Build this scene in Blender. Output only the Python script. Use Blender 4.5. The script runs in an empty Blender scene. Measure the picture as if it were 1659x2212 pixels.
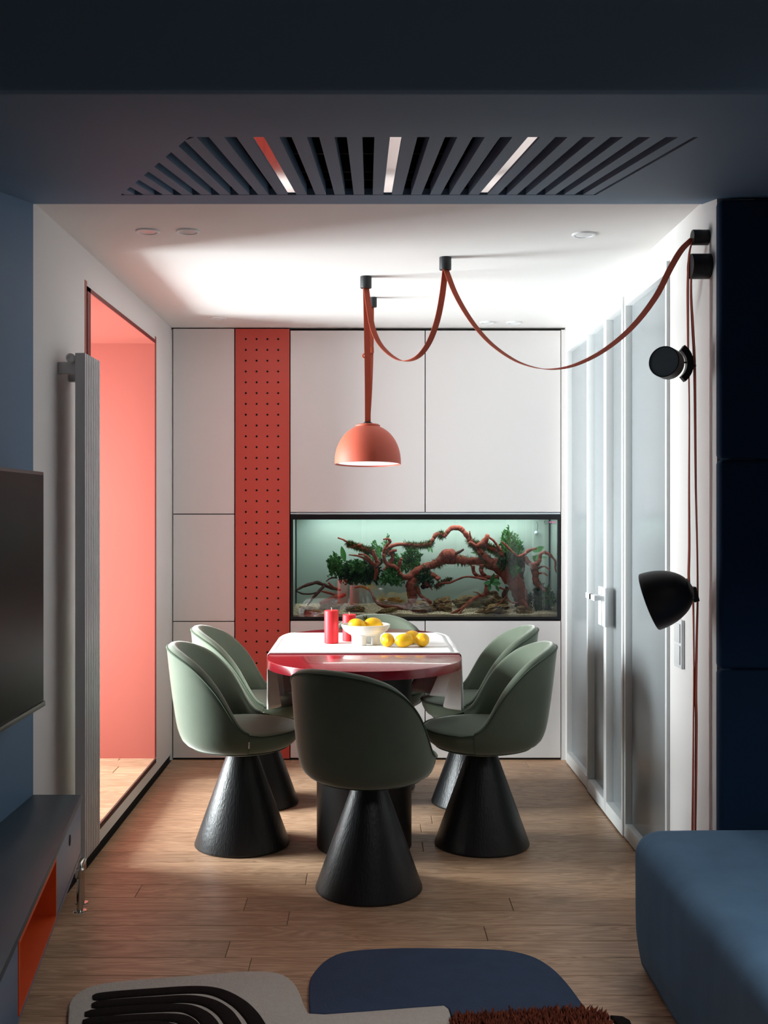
import bpy, bmesh, math, random
import numpy as np
from mathutils import Vector, Matrix, noise

random.seed(7)
R = math.radians
PI = math.pi

# ------------------------------------------------------------------ camera
FOC, VX, VY, HC = 2361.0, 797.0, 1098.0, 1.4
scene = bpy.context.scene
COL = scene.collection
cam_d = bpy.data.cameras.new('camera')
cam = bpy.data.objects.new('camera', cam_d)
COL.objects.link(cam)
cam.location = (0, 0, HC)
cam.rotation_euler = (PI / 2, 0, 0)
cam_d.sensor_fit = 'VERTICAL'
cam_d.sensor_height = 36.0
cam_d.sensor_width = 27.0
cam_d.lens = FOC / 2212 * 36.0
cam_d.shift_x = (829.5 - VX) / 2212
cam_d.shift_y = (VY - 1106.0) / 2212
cam_d.clip_start = 0.05
scene.camera = cam

# ------------------------------------------------------------------ light
scene.view_settings.view_transform = 'Standard'
scene.view_settings.look = 'None'
scene.view_settings.gamma = 1.0
scene.view_settings.use_curve_mapping = False
scene.view_settings.exposure = 0.06

world = bpy.data.worlds.new('world')
scene.world = world
world.use_nodes = True
world.node_tree.nodes['Background'].inputs[0].default_value = (0.75, 0.85, 1.0, 1)
world.node_tree.nodes['Background'].inputs[1].default_value = 0.1


def area(name, loc, rot, sx, sy, power, col, spread=180):
    l = bpy.data.lights.new(name, 'AREA')
    l.shape = 'RECTANGLE'
    l.size, l.size_y = sx, sy
    l.energy = power
    l.color = col
    l.spread = R(spread)
    o = bpy.data.objects.new(name, l)
    o.location = loc
    o.rotation_euler = rot
    COL.objects.link(o)
    return o


# daylight arriving outside the bay window (left) and weak added fill behind the camera
area('bay_daylight', (-4.6, 4.8, 1.5), (0, -PI / 2, 0), 4.8, 2.2, 2080, (0.92, 0.985, 1.0))
area('living_rear_fill', (1.2, -2.75, 1.45), (PI / 2, 0, 0), 2.4, 1.5, 1.0, (0.86, 0.93, 1.0))
# added overhead fill to brighten sofa, rug and floor, out of view
area('living_overhead_fill', (1.5, 0.6, 2.69), (0, 0, 0), 1.0, 1.0, 46, (1.0, 0.97, 0.93), 125)


# ------------------------------------------------------------------ helpers
def lin(c):
    out = []
    for v in c:
        v = v / 255.0
        out.append(v / 12.92 if v <= 0.04045 else ((v + 0.055) / 1.055) ** 2.4)
    return tuple(out) + (1.0,)


def at(px, py, d):
    return Vector(((px - VX) * d / FOC, d, HC - (py - VY) * d / FOC))


def on_z(px, py, z=0.0):
    return at(px, py, (HC - z) * FOC / (py - VY))


MATS = {}


def M(name, col, rough=0.5, spec=0.5, metal=0.0, var=0.0, vscale=8.0, bump=0.0, bscale=60.0, bdist=0.002,
      stretch=(1, 1, 1), sheen=0.0, sheen_tint=None, coat=0.0, emit=0.0, emit_col=None, trans=0.0, ior=1.5,
      island=0.0, col2=None, sss=0.0):
    m = bpy.data.materials.new(name)
    m.use_nodes = True
    nt = m.node_tree
    b = nt.nodes['Principled BSDF']
    c = lin(col)
    b.inputs['Base Color'].default_value = c
    b.inputs['Roughness'].default_value = rough
    b.inputs['Specular IOR Level'].default_value = spec
    b.inputs['Metallic'].default_value = metal
    b.inputs['IOR'].default_value = ior
    b.inputs['Transmission Weight'].default_value = trans
    b.inputs['Coat Weight'].default_value = coat
    if sss:
        b.inputs['Subsurface Weight'].default_value = sss
        b.inputs['Subsurface Radius'].default_value = (0.02, 0.006, 0.004)
        b.inputs['Subsurface Scale'].default_value = 1.0
    if sheen:
        b.inputs['Sheen Weight'].default_value = sheen
        b.inputs['Sheen Roughness'].default_value = 0.35
        b.inputs['Sheen Tint'].default_value = lin(sheen_tint or (255, 255, 255))
    if emit:
        b.inputs['Emission Color'].default_value = lin(emit_col or col)
        b.inputs['Emission Strength'].default_value = emit
    if var or bump:
        tc = nt.nodes.new('ShaderNodeTexCoord')
        mp = nt.nodes.new('ShaderNodeMapping')
        mp.inputs['Scale'].default_value = stretch
        nt.links.new(tc.outputs['Object'], mp.inputs['Vector'])
    if var or col2:
        n = nt.nodes.new('ShaderNodeTexNoise')
        n.inputs['Scale'].default_value = vscale
        n.inputs['Detail'].default_value = 5
        nt.links.new(mp.outputs[0], n.inputs['Vector'])
        mx = nt.nodes.new('ShaderNodeMix')
        mx.data_type = 'RGBA'
        if col2:
            mx.inputs[6].default_value = c
            mx.inputs[7].default_value = lin(col2)
            rp = nt.nodes.new('ShaderNodeMapRange')
            rp.inputs['From Min'].default_value = 0.35
            rp.inputs['From Max'].default_value = 0.65
            nt.links.new(n.outputs['Fac'], rp.inputs['Value'])
            nt.links.new(rp.outputs[0], mx.inputs[0])
        else:
            mx.inputs[6].default_value = tuple(max(0, v * (1 - var)) for v in c[:3]) + (1,)
            mx.inputs[7].default_value = tuple(min(1, v * (1 + var)) for v in c[:3]) + (1,)
            nt.links.new(n.outputs['Fac'], mx.inputs[0])
        nt.links.new(mx.outputs[2], b.inputs['Base Color'])
    if island:
        g = nt.nodes.new('ShaderNodeNewGeometry')
        hs = nt.nodes.new('ShaderNodeMix')
        hs.data_type = 'RGBA'
        hs.inputs[6].default_value = tuple(v * (1 - island) for v in c[:3]) + (1,)
        hs.inputs[7].default_value = lin(col2) if col2 else tuple(min(1, v * (1 + island)) for v in c[:3]) + (1,)
        nt.links.new(g.outputs['Random Per Island'], hs.inputs[0])
        nt.links.new(hs.outputs[2], b.inputs['Base Color'])
    if bump:
        n2 = nt.nodes.new('ShaderNodeTexNoise')
        n2.inputs['Scale'].default_value = bscale
        n2.inputs['Detail'].default_value = 4
        nt.links.new(mp.outputs[0], n2.inputs['Vector'])
        bp = nt.nodes.new('ShaderNodeBump')
        bp.inputs['Strength'].default_value = bump
        bp.inputs['Distance'].default_value = bdist
        nt.links.new(n2.outputs['Fac'], bp.inputs['Height'])
        nt.links.new(bp.outputs[0], b.inputs['Normal'])
    MATS[name] = m
    return m


def wood_floor_mat():
    m = bpy.data.materials.new('oak_planks')
    m.use_nodes = True
    nt = m.node_tree
    N, L = nt.nodes.new, nt.links.new
    b = nt.nodes['Principled BSDF']
    tc = N('ShaderNodeTexCoord')
    oi = N('ShaderNodeObjectInfo')
    sc = N('ShaderNodeVectorMath'); sc.operation = 'SCALE'
    cm = N('ShaderNodeCombineXYZ')
    mul = N('ShaderNodeMath'); mul.operation = 'MULTIPLY'; mul.inputs[1].default_value = 37.0
    L(oi.outputs['Random'], mul.inputs[0])
    for i in range(3):
        L(mul.outputs[0], cm.inputs[i])
    add = N('ShaderNodeVectorMath'); add.operation = 'ADD'
    L(tc.outputs['Object'], add.inputs[0]); L(cm.outputs[0], add.inputs[1])
    # broad grain warp
    mp = N('ShaderNodeMapping'); mp.inputs['Scale'].default_value = (1.6, 14, 14)
    L(add.outputs[0], mp.inputs['Vector'])
    n1 = N('ShaderNodeTexNoise'); n1.inputs['Scale'].default_value = 1.3; n1.inputs['Detail'].default_value = 4
    n1.inputs['Distortion'].default_value = 0.6
    L(mp.outputs[0], n1.inputs['Vector'])
    w1 = N('ShaderNodeMath'); w1.operation = 'MULTIPLY'; w1.inputs[1].default_value = 9.0
    L(n1.outputs['Fac'], w1.inputs[0])
    fr = N('ShaderNodeMath'); fr.operation = 'PINGPONG'; fr.inputs[1].default_value = 0.5
    L(w1.outputs[0], fr.inputs[0])
    # fine pores
    mp2 = N('ShaderNodeMapping'); mp2.inputs['Scale'].default_value = (6, 160, 160)
    L(add.outputs[0], mp2.inputs['Vector'])
    n2 = N('ShaderNodeTexNoise'); n2.inputs['Scale'].default_value = 1.5; n2.inputs['Detail'].default_value = 3
    L(mp2.outputs[0], n2.inputs['Vector'])
    s = N('ShaderNodeMath'); s.operation = 'MULTIPLY'
    L(fr.outputs[0], s.inputs[0]); L(n2.outputs['Fac'], s.inputs[1])
    rp = N('ShaderNodeValToRGB')
    e = rp.color_ramp.elements
    e[0].position = 0.03; e[0].color = lin((164, 129, 102))
    e[1].position = 0.30; e[1].color = lin((204, 167, 136))
    L(s.outputs[0], rp.inputs[0])
    # per plank tone
    mr = N('ShaderNodeMapRange')
    mr.inputs['To Min'].default_value = 0.84; mr.inputs['To Max'].default_value = 1.1
    L(oi.outputs['Random'], mr.inputs['Value'])
    hv = N('ShaderNodeHueSaturation')
    L(mr.outputs[0], hv.inputs['Value']); L(rp.outputs[0], hv.inputs['Color'])
    L(hv.outputs[0], b.inputs['Base Color'])
    b.inputs['Roughness'].default_value = 0.42
    b.inputs['Specular IOR Level'].default_value = 0.4
    bp = N('ShaderNodeBump'); bp.inputs['Strength'].default_value = 0.15; bp.inputs['Distance'].default_value = 0.001
    L(s.outputs[0], bp.inputs['Height']); L(bp.outputs[0], b.inputs['Normal'])
    MATS['oak_planks'] = m
    return m


def clear_glass(name, tint=(1, 1, 1), ior=1.45, rough=0.0, fres=1.0):
    m = bpy.data.materials.new(name)
    m.use_nodes = True
    nt = m.node_tree
    nt.nodes.clear()
    N, L = nt.nodes.new, nt.links.new
    out = N('ShaderNodeOutputMaterial')
    mix = N('ShaderNodeMixShader')
    f = N('ShaderNodeFresnel'); f.inputs['IOR'].default_value = ior
    mm = N('ShaderNodeMath'); mm.operation = 'MULTIPLY'; mm.inputs[1].default_value = fres
    t = N('ShaderNodeBsdfTransparent'); t.inputs[0].default_value = tuple(tint) + (1,)
    g = N('ShaderNodeBsdfGlossy'); g.inputs['Roughness'].default_value = rough
    L(f.outputs[0], mm.inputs[0]); L(mm.outputs[0], mix.inputs[0])
    L(t.outputs[0], mix.inputs[1]); L(g.outputs[0], mix.inputs[2])
    L(mix.outputs[0], out.inputs[0])
    MATS[name] = m
    return m


def fluted_glass():
    m = bpy.data.materials.new('fluted_glass')
    m.use_nodes = True
    nt = m.node_tree
    N, L = nt.nodes.new, nt.links.new
    b = nt.nodes['Principled BSDF']
    b.inputs['Base Color'].default_value = lin((160, 166, 169))
    b.inputs['Roughness'].default_value = 0.17
    b.inputs['IOR'].default_value = 1.52
    b.inputs['Transmission Weight'].default_value = 0.35
    tc = N('ShaderNodeTexCoord')
    mp = N('ShaderNodeMapping')
    L(tc.outputs['Object'], mp.inputs['Vector'])
    wv = N('ShaderNodeTexWave'); wv.bands_direction = 'Y'
    wv.inputs['Scale'].default_value = 45
    L(mp.outputs[0], wv.inputs['Vector'])
    bp = N('ShaderNodeBump'); bp.inputs['Strength'].default_value = 0.3; bp.inputs['Distance'].default_value = 0.001
    L(wv.outputs['Fac'], bp.inputs['Height']); L(bp.outputs[0], b.inputs['Normal'])
    MATS['fluted_glass'] = m
    return m


# palette -----------------------------------------------------------
M('white_paint', (226, 224, 222), 0.65, 0.3, var=0.015, vscale=3, bump=0.05, bscale=120)
M('cabinet_white', (216, 213, 212), 0.42, 0.4, var=0.01, vscale=2)
M('frame_white', (224, 226, 226), 0.4, 0.4, var=0.01, vscale=4)
M('gap_dark', (30, 28, 27), 0.8, 0.2, var=0.1)
M('coral', (164, 88, 77), 0.5, 0.35, var=0.02, vscale=4)
M('coral_panel', (192, 80, 70), 0.45, 0.35, var=0.02, vscale=4)
M('coral_edge', (122, 44, 40), 0.5, 0.3, var=0.05)
M('blue_paint', (90, 118, 146), 0.62, 0.25, var=0.03, vscale=2.5, bump=0.04, bscale=90)
M('blue_lacquer', (84, 102, 126), 0.38, 0.45, var=0.02, vscale=3)
M('blue_velvet', (16, 42, 68), 0.85, 0.2, var=0.06, vscale=6, sheen=0.5, sheen_tint=(110, 150, 190))
M('sofa_velvet', (88, 122, 152), 0.85, 0.2, var=0.26, vscale=4.5, bump=0.15, bscale=25, bdist=0.004, sheen=0.35,
  sheen_tint=(140, 175, 205), stretch=(2, 2, 0.7))
M('green_velvet', (97, 107, 92), 0.8, 0.2, var=0.18, vscale=7, bump=0.08, bscale=30, bdist=0.003, sheen=1.0,
  sheen_tint=(225, 227, 219))
M('green_piping', (66, 78, 64), 0.8, 0.2, var=0.05, sheen=0.5, sheen_tint=(190, 210, 190))
M('black_wood', (26, 27, 29), 0.38, 0.5, var=0.3, vscale=12, bump=0.7, bscale=22, bdist=0.002, stretch=(7, 7, 0.9))
M('black_drum', (22, 22, 24), 0.5, 0.4, var=0.15, vscale=8, bump=0.1, bscale=20, stretch=(6, 6, 1))
M('red_lacquer', (150, 22, 38), 0.24, 0.5, var=0.05, vscale=5, coat=0.4, stretch=(1, 4, 1))
M('linen', (232, 230, 228), 0.9, 0.2, var=0.03, vscale=60, bump=0.3, bscale=320, bdist=0.001)
M('linen_under', (150, 134, 134), 0.9, 0.2, var=0.05, vscale=30, bump=0.3, bscale=320, bdist=0.001)
M('candle_wax', (222, 42, 50), 0.5, 0.4, var=0.03, sss=0.15)
M('wick', (235, 225, 210), 0.9, 0.1, var=0.05)
M('ceramic', (236, 234, 228), 0.35, 0.4, var=0.01)
M('lemon', (240, 182, 18), 0.42, 0.4, var=0.08, vscale=14, bump=0.25, bscale=160, bdist=0.002)
M('lemon_leaf', (58, 76, 28), 0.35, 0.4, var=0.2, vscale=40)
M('terracotta_shade', (182, 82, 62), 0.55, 0.3, var=0.02)
M('terracotta_strap', (150, 66, 46), 0.75, 0.2, var=0.1, vscale=30, bump=0.4, bscale=300, bdist=0.001)
M('diffuser', (240, 236, 240), 0.5, 0.3, var=0.01, emit=0.2, emit_col=(255, 245, 240))
M('black_matte', (24, 24, 26), 0.5, 0.35, var=0.05)
M('charcoal_matte', (36, 37, 40), 0.5, 0.35, var=0.05)
M('lamp_face', (100, 112, 118), 0.45, 0.4, var=0.03)
M('radiator_grey', (206, 207, 208), 0.4, 0.45, var=0.02)
M('radiator_groove_shade', (96, 97, 98), 0.5, 0.4, var=0.02)  # darker grey paints the shade in the grooves between columns
M('chrome', (200, 196, 190), 0.2, 0.5, metal=1.0, var=0.02)
M('blue_shaded_top', (44, 62, 76), 0.4, 0.3, var=0.02, vscale=3)  # console top: its shade put into the colour, darker than the front
M('tv_bezel', (22, 22, 24), 0.4, 0.4, var=0.03)
M('tv_screen', (24, 24, 25), 0.38, 0.05, var=0.02)
M('orange_lacquer', (206, 74, 28), 0.45, 0.4, var=0.03)
M('mirror_strip', (255, 232, 226), 0.06, 0.5, metal=1.0, var=0.01)
M('rug_cream', (196, 190, 182), 0.95, 0.1, var=0.10, vscale=60, bump=0.8, bscale=240, bdist=0.004)
M('rug_blue', (64, 78, 102), 0.95, 0.1, var=0.16, vscale=18, bump=0.8, bscale=240, bdist=0.004)
M('rug_black', (34, 28, 28), 0.95, 0.1, var=0.2, vscale=60, bump=0.8, bscale=240, bdist=0.004)
M('rug_rust', (124, 68, 52), 0.95, 0.1, var=0.2, bump=0.5, island=0.4)
M('plastic_white', (228, 230, 232), 0.35, 0.4, var=0.01)
M('downlight_metal', (206, 204, 204), 0.35, 0.5, var=0.01, metal=0.3)
M('tank_frame', (18, 18, 20), 0.35, 0.4, var=0.05)
M('tank_back', (176, 188, 180), 0.6, 0.2, var=0.03, vscale=3)
M('tank_lid', (206, 216, 224), 0.15, 0.5, var=0.02)
M('driftwood', (140, 66, 50), 0.75, 0.3, var=0.35, vscale=22, bump=0.8, bscale=45, bdist=0.006)
M('driftwood_dark', (82, 52, 44), 0.8, 0.3, var=0.3, vscale=22, bump=0.8, bscale=45, bdist=0.006)
M('aqua_rock', (96, 62, 44), 0.85, 0.3, var=0.3, vscale=20, bump=1.0, bscale=40, bdist=0.01, col2=(164, 132, 88),
  stretch=(1, 1, 3))
M('aqua_gravel', (228, 206, 180), 0.9, 0.2, var=0.2, bump=0.3, island=0.35)
M('gravel_bed', (214, 190, 164), 0.9, 0.2, var=0.25, vscale=150, bump=1.0, bscale=200, bdist=0.004)
M('fern_green', (58, 108, 50), 0.6, 0.3, var=0.1, island=0.45)
M('fern_dark', (36, 64, 34), 0.6, 0.3, var=0.1, island=0.5)
M('moss_green', (84, 96, 44), 0.8, 0.2, var=0.1, island=0.5)
M('led_bar', (220, 255, 245), 0.5, 0.3, var=0.01, emit=6.5, emit_col=(244, 255, 251))
M('sticker_pink', (196, 110, 150), 0.5, 0.3, var=0.02)
M('sticker_black', (28, 34, 34), 0.5, 0.3, var=0.02)
wood_floor_mat()
fluted_glass()
clear_glass('window_glass', (0.97, 0.98, 0.98))
clear_glass('tank_glass', (0.97, 0.99, 0.985), 1.5, 0.0, 1.0)
clear_glass('tank_water', (0.97, 0.99, 0.985), 1.02, 0.0, 0.3)


def world_off(p):
    v = Vector((0, 0, 0))
    while p is not None:
        v += p.location
        p = p.parent
    return v


def finish(name, me, mat, parent=None, smooth=False, angle=None):
    if mat is not None:
        me.materials.append(MATS[mat] if isinstance(mat, str) else mat)
    if parent is not None:
        off = world_off(parent)
        if off.length > 0:
            me.transform(Matrix.Translation(-off))
    if smooth:
        for p in me.polygons:
            p.use_smooth = True
        if angle:
            try:
                me.set_sharp_from_angle(angle=R(angle))
            except Exception:
                pass
    o = bpy.data.objects.new(name, me)
    COL.objects.link(o)
    o.parent = parent
    return o


def from_bm(name, bm, mat, parent=None, smooth=False, angle=None):
    bmesh.ops.recalc_face_normals(bm, faces=bm.faces)
    me = bpy.data.meshes.new(name)
    bm.to_mesh(me)
    bm.free()
    return finish(name, me, mat, parent, smooth, angle)


def from_py(name, vs, fs, mat, parent=None, smooth=False, angle=None, recalc=True):
    me = bpy.data.meshes.new(name)
    me.from_pydata([tuple(v) for v in vs], [], fs)
    if recalc:
        bm = bmesh.new()
        bm.from_mesh(me)
        bmesh.ops.recalc_face_normals(bm, faces=bm.faces)
        bm.to_mesh(me)
        bm.free()
    me.update()
    return finish(name, me, mat, parent, smooth, angle)


def bx(bm, x0, x1, y0, y1, z0, z1, bev=0.0, seg=1):
    r = bmesh.ops.create_cube(bm, size=1.0)
    vs = r['verts']
    bmesh.ops.scale(bm, vec=(x1 - x0, y1 - y0, z1 - z0), verts=vs)
    bmesh.ops.translate(bm, vec=((x0 + x1) / 2, (y0 + y1) / 2, (z0 + z1) / 2), verts=vs)
    if bev:
        es = {e for v in vs for e in v.link_edges}
        bmesh.ops.bevel(bm, geom=list(es), offset=bev, segments=seg, affect='EDGES', profile=0.5)
    return vs


def box(name, x0, x1, y0, y1, z0, z1, mat, parent=None, bev=0.0, seg=2):
    bm = bmesh.new()
    bx(bm, x0, x1, y0, y1, z0, z1, bev, seg)
    return from_bm(name, bm, mat, parent, smooth=bev > 0, angle=40)


def boxes(name, lst, mat, parent=None):
    bm = bmesh.new()
    for b in lst:
        bx(bm, *b)
    return from_bm(name, bm, mat, parent)


def lathe_vf(prof, n=48, close=True):
    vs, fs = [], []
    k = len(prof)
    for i in range(n):
        a = 2 * PI * i / n
        for (r, z) in prof:
            vs.append(Vector((r * math.cos(a), r * math.sin(a), z)))
    for i in range(n):
        j = (i + 1) % n
        for q in range(k - 1):
            fs.append((i * k + q, j * k + q, j * k + q + 1, i * k + q + 1))
    if close:
        fs.append(tuple(i * k for i in range(n)))
        fs.append(tuple(i * k + k - 1 for i in range(n)))
    return vs, fs


def axis_matrix(loc, axis, scale=(1, 1, 1)):
    q = Vector((0, 0, 1)).rotation_difference(Vector(axis).normalized())
    return Matrix.Translation(Vector(loc)) @ q.to_matrix().to_4x4() @ Matrix.Diagonal(tuple(scale) + (1,))


def lathe(name, prof, mat, parent=None, loc=(0, 0, 0), axis=(0, 0, 1), n=48, scale=(1, 1, 1), close=True, angle=35):
    vs, fs = lathe_vf(prof, n, close)
    mt = axis_matrix(loc, axis, scale)
    return from_py(name, [mt @ v for v in vs], fs, mat, parent, smooth=True, angle=angle)


def tube_vf(pts, rad, n=8, cap=True):
    pts = [Vector(p) for p in pts]
    if not hasattr(rad, '__len__'):
        rad = [rad] * len(pts)
    vs, fs = [], []
    up = None
    for i, p in enumerate(pts):
        t = (pts[min(i + 1, len(pts) - 1)] - pts[max(i - 1, 0)])
        if t.length < 1e-9:
            t = Vector((0, 0, 1))
        t.normalize()
        if up is None:
            up = Vector((0, 1, 0)) if abs(t.y) < 0.9 else Vector((1, 0, 0))
        s = t.cross(up).normalized()
        up = s.cross(t).normalized()
        for k in range(n):
            a = 2 * PI * k / n
            vs.append(p + (s * math.cos(a) + up * math.sin(a)) * rad[i])
    for i in range(len(pts) - 1):
        for k in range(n):
            k2 = (k + 1) % n
            fs.append((i * n + k, i * n + k2, (i + 1) * n + k2, (i + 1) * n + k))
    if cap:
        fs.append(tuple(range(n)))
        fs.append(tuple((len(pts) - 1) * n + k for k in range(n)))
    return vs, fs


def tube(name, pts, rad, mat, parent=None, n=10):
    vs, fs = tube_vf(pts, rad, n)
    return from_py(name, vs, fs, mat, parent, smooth=True, angle=60)


def smooth_path(pts, sub=6):
    """Catmull-Rom through points of any dimension"""
    P = [np.array(p, float) for p in pts]
    P = [2 * P[0] - P[1]] + P + [2 * P[-1] - P[-2]]
    out = []
    for i in range(1, len(P) - 2):
        p0, p1, p2, p3 = P[i - 1:i + 3]
        for s in range(sub):
            t = s / sub
            out.append(0.5 * ((2 * p1) + (p2 - p0) * t + (2 * p0 - 5 * p1 + 4 * p2 - p3) * t * t +
                              (3 * p1 - p0 - 3 * p2 + p3) * t ** 3))
    out.append(P[-2])
    return out


def ribbon(name, pts, wdirs, w, t, mat, parent=None):
    """flat strap along pts, wdirs one direction or list"""
    pts = [Vector(p) for p in pts]
    n = len(pts)
    vs, fs = [], []
    for i, p in enumerate(pts):
        tg = (pts[min(i + 1, n - 1)] - pts[max(i - 1, 0)]).normalized()
        wd = Vector(wdirs[i] if isinstance(wdirs, list) else wdirs)
        wd = (wd - tg * wd.dot(tg)).normalized()
        nn = tg.cross(wd).normalized()
        for a, b in ((-1, -1), (1, -1), (1, 1), (-1, 1)):
            vs.append(p + wd * (a * w / 2) + nn * (b * t / 2))
    for i in range(n - 1):
        for k in range(4):
            k2 = (k + 1) % 4
            fs.append((i * 4 + k, i * 4 + k2, i * 4 + 4 + k2, i * 4 + 4 + k))
    fs.append((0, 1, 2, 3))
    fs.append(tuple(4 * (n - 1) + k for k in range(4)))
    return from_py(name, vs, fs, mat, parent, smooth=True, angle=40)


def prism(name, poly, z0, z1, mat, parent=None, bev=0.0, seg=2):
    bm = bmesh.new()
    vs = [bm.verts.new((p[0], p[1], z0)) for p in poly]
    f = bm.faces.new(vs)
    r = bmesh.ops.extrude_face_region(bm, geom=[f])
    tv = [g for g in r['geom'] if isinstance(g, bmesh.types.BMVert)]
    bmesh.ops.translate(bm, vec=(0, 0, z1 - z0), verts=tv)
    if bev:
        bmesh.ops.recalc_face_normals(bm, faces=bm.faces)
        es = [e for e in bm.edges if all(v in tv for v in e.verts)]
        bmesh.ops.bevel(bm, geom=es, offset=bev, segments=seg, affect='EDGES', profile=0.5)
    return from_bm(name, bm, mat, parent, smooth=True, angle=50)


def tag(o, label=None, cat=None, group=None, kind=None):
    if label:
        o['label'] = label
    if cat:
        o['category'] = cat
    if group:
        o['group'] = group
    if kind:
        o['kind'] = kind
    return o


def thing(name, loc, label, cat, group=None, rotz=0.0):
    o = bpy.data.objects.new(name, None)
    o.empty_display_size = 0.05
    o.location = loc
    o.rotation_euler = (0, 0, rotz)
    COL.objects.link(o)
    return tag(o, label, cat, group)


def struct(o, label=None):
    o['kind'] = 'structure'
    if label:
        o['label'] = label
    return o


def holder(name, label=None):
    o = bpy.data.objects.new(name, None)
    o.empty_display_size = 0.05
    COL.objects.link(o)
    return struct(o, label)


def copy_tree(o, parent=None):
    c = o.copy()
    COL.objects.link(c)
    c.parent = parent
    for ch in list(o.children):
        copy_tree(ch, c)
    return c

# ================================================================== SETTING
XL, XR, YB, ZC = -1.10, 1.094, 6.076, 2.405
YW = 3.585           # where the white dining room meets the blue living room
YREAR, XFAR = -2.4, 3.6
BY0, BY1, BZ0, BZ1, BX = 4.257, 5.62, 0.115, 2.265, -2.3   # bay opening in the left wall


def zs(y):            # underside of the sloping blue soffit
    return HC + 0.392 + 0.169 * y


# floor slab + planks
floor = struct(box('floor', XL - 0.1, XFAR, YREAR, 6.65, -0.06, -0.004, 'gap_dark'), 'oak plank floor running across the room')


def plank(x0, x1, y0, y1, ztop, parent, name='plank'):
    c = Vector(((x0 + x1) / 2, (y0 + y1) / 2, ztop))
    hx, hy, b = (x1 - x0) / 2 - 0.0008, (y1 - y0) / 2 - 0.0008, 0.0016
    vs, k = [], 0
    for z, i in ((-0.012, 0), (-b, 0), (0, b)):
        vs += [(-hx + i, -hy + i, z), (hx - i, -hy + i, z), (hx - i, hy - i, z), (-hx + i, hy - i, z)]
    fs = [(8, 9, 10, 11)]
    for l in (0, 4):
        for k in range(4):
            fs.append((l + k, l + (k + 1) % 4, l + 4 + (k + 1) % 4, l + 4 + k))
    me = bpy.data.meshes.new(name)
    me.from_pydata(vs, [], fs)
    me.materials.append(MATS['oak_planks'])
    o = bpy.data.objects.new(name, me)
    COL.objects.link(o)
    o.parent = parent
    o.location = c - world_off(parent)
    return o


def row_of(py):
    return 1.4 * FOC / (py - VY)


rng = random.Random(3)
# known end joints read from the photograph (row line y, joint x)
seen = {1911 - 12: [662], 1938 - 12: [298], 1967 - 12: [530, 1105], 1999 - 12: [622], 2031 - 12: [1050],
        2068 - 12: [490], 2150 - 15: [820]}
joint = {}
y_line = 3.142
for py, xs in seen.items():
    d = row_of(py)
    k = math.floor((d - y_line) / 0.1316)
    joint[k] = [(x - VX) * d / FOC for x in xs]
k0 = math.floor((1.3 - y_line) / 0.1316)
for k in range(k0, 23):
    ya = y_line + k * 0.1316
    yb = min(ya + 0.1316, YB + 0.06)
    if ya > YB + 0.04:
        break
    xa, xb = XL + 0.002, (XR + 0.02 if ya > 3.40 else 2.4)
    cuts = joint.get(k)
    if cuts is None:
        s = xa + rng.uniform(0.25, 1.5)
        cuts = []
        while s < xb - 0.2:
            cuts.append(s)
            s += rng.uniform(0.9, 1.9)
    e = [xa] + [c for c in sorted(cuts) if xa + 0.1 < c < xb - 0.1] + [xb]
    for a, b in zip(e[:-1], e[1:]):
        plank(a, b, ya, yb, 0.0, floor)
box('floor_finish', XL, XFAR, YREAR, y_line + k0 * 0.1316, -0.004, -0.0005, 'oak_planks', floor)

# ceiling of the dining room
struct(box('ceiling', XL - 0.12, XR + 0.12, YW, 6.65, ZC, ZC + 0.3, 'white_paint'), 'white painted dining room ceiling')

# left wall with the bay opening
wl = struct(boxes('wall_left', [
    (XL - 0.14, XL, 3.573, BY0, 0.035, ZC),
    (XL - 0.14, XL, BY1, 6.65, 0.035, ZC),
    (XL - 0.14, XL, BY0, BY1, BZ1, ZC),
    (XL - 0.14, XL, BY0, BY1, 0.035, BZ0 - 0.022)], 'white_paint'), 'white wall around the coral bay')
struct(box('baseboard_left', XL - 0.14, XL - 0.008, 3.573, 6.06, 0.0, 0.035, 'gap_dark'), 'black recessed base strip')
# bay lining
bay = holder('wall_bay', 'coral lined window bay in the left wall')
box('far_panel', BX, XL + 0.001, BY1 - 0.004, BY1 + 0.03, BZ0, BZ1 + 0.02, 'coral', bay)
box('near_panel', BX, XL + 0.001, BY0 - 0.03, BY0 + 0.004, BZ0, BZ1 + 0.02, 'coral', bay)
box('top_panel', BX, XL, BY0, BY1, BZ1 - 0.018, BZ1 + 0.02, 'coral', bay)
box('edge_strip', XL, XL + 0.004, BY0, BY0 + 0.05, BZ0, BZ1, 'coral_edge', bay)
box('edge_strip', XL, XL + 0.004, BY0, BY1, BZ1 - 0.018, BZ1, 'coral_edge', bay)
box('edge_strip', XL, XL + 0.002, BY1 - 0.008, BY1, BZ0, BZ1 - 0.018, 'coral_edge', bay)
bfl = struct(box('floor_bay', BX, XL - 0.003, BY0, BY1, BZ0 - 0.022, BZ0 - 0.012, 'gap_dark'), 'raised oak floor inside the coral bay')
yy = BY0
rb = random.Random(5)
while yy < BY1 - 0.01:
    y2 = min(yy + 0.1316, BY1)
    c = rb.uniform(BX + 0.3, XL - 0.1)
    plank(BX, c, yy, y2, BZ0, bfl)
    plank(c, XL, yy, y2, BZ0, bfl)
    yy = y2
box('front_edge', XL - 0.002, XL + 0.006, BY0, BY1, BZ0 - 0.022, BZ0, 'driftwood_dark', bfl)
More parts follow.
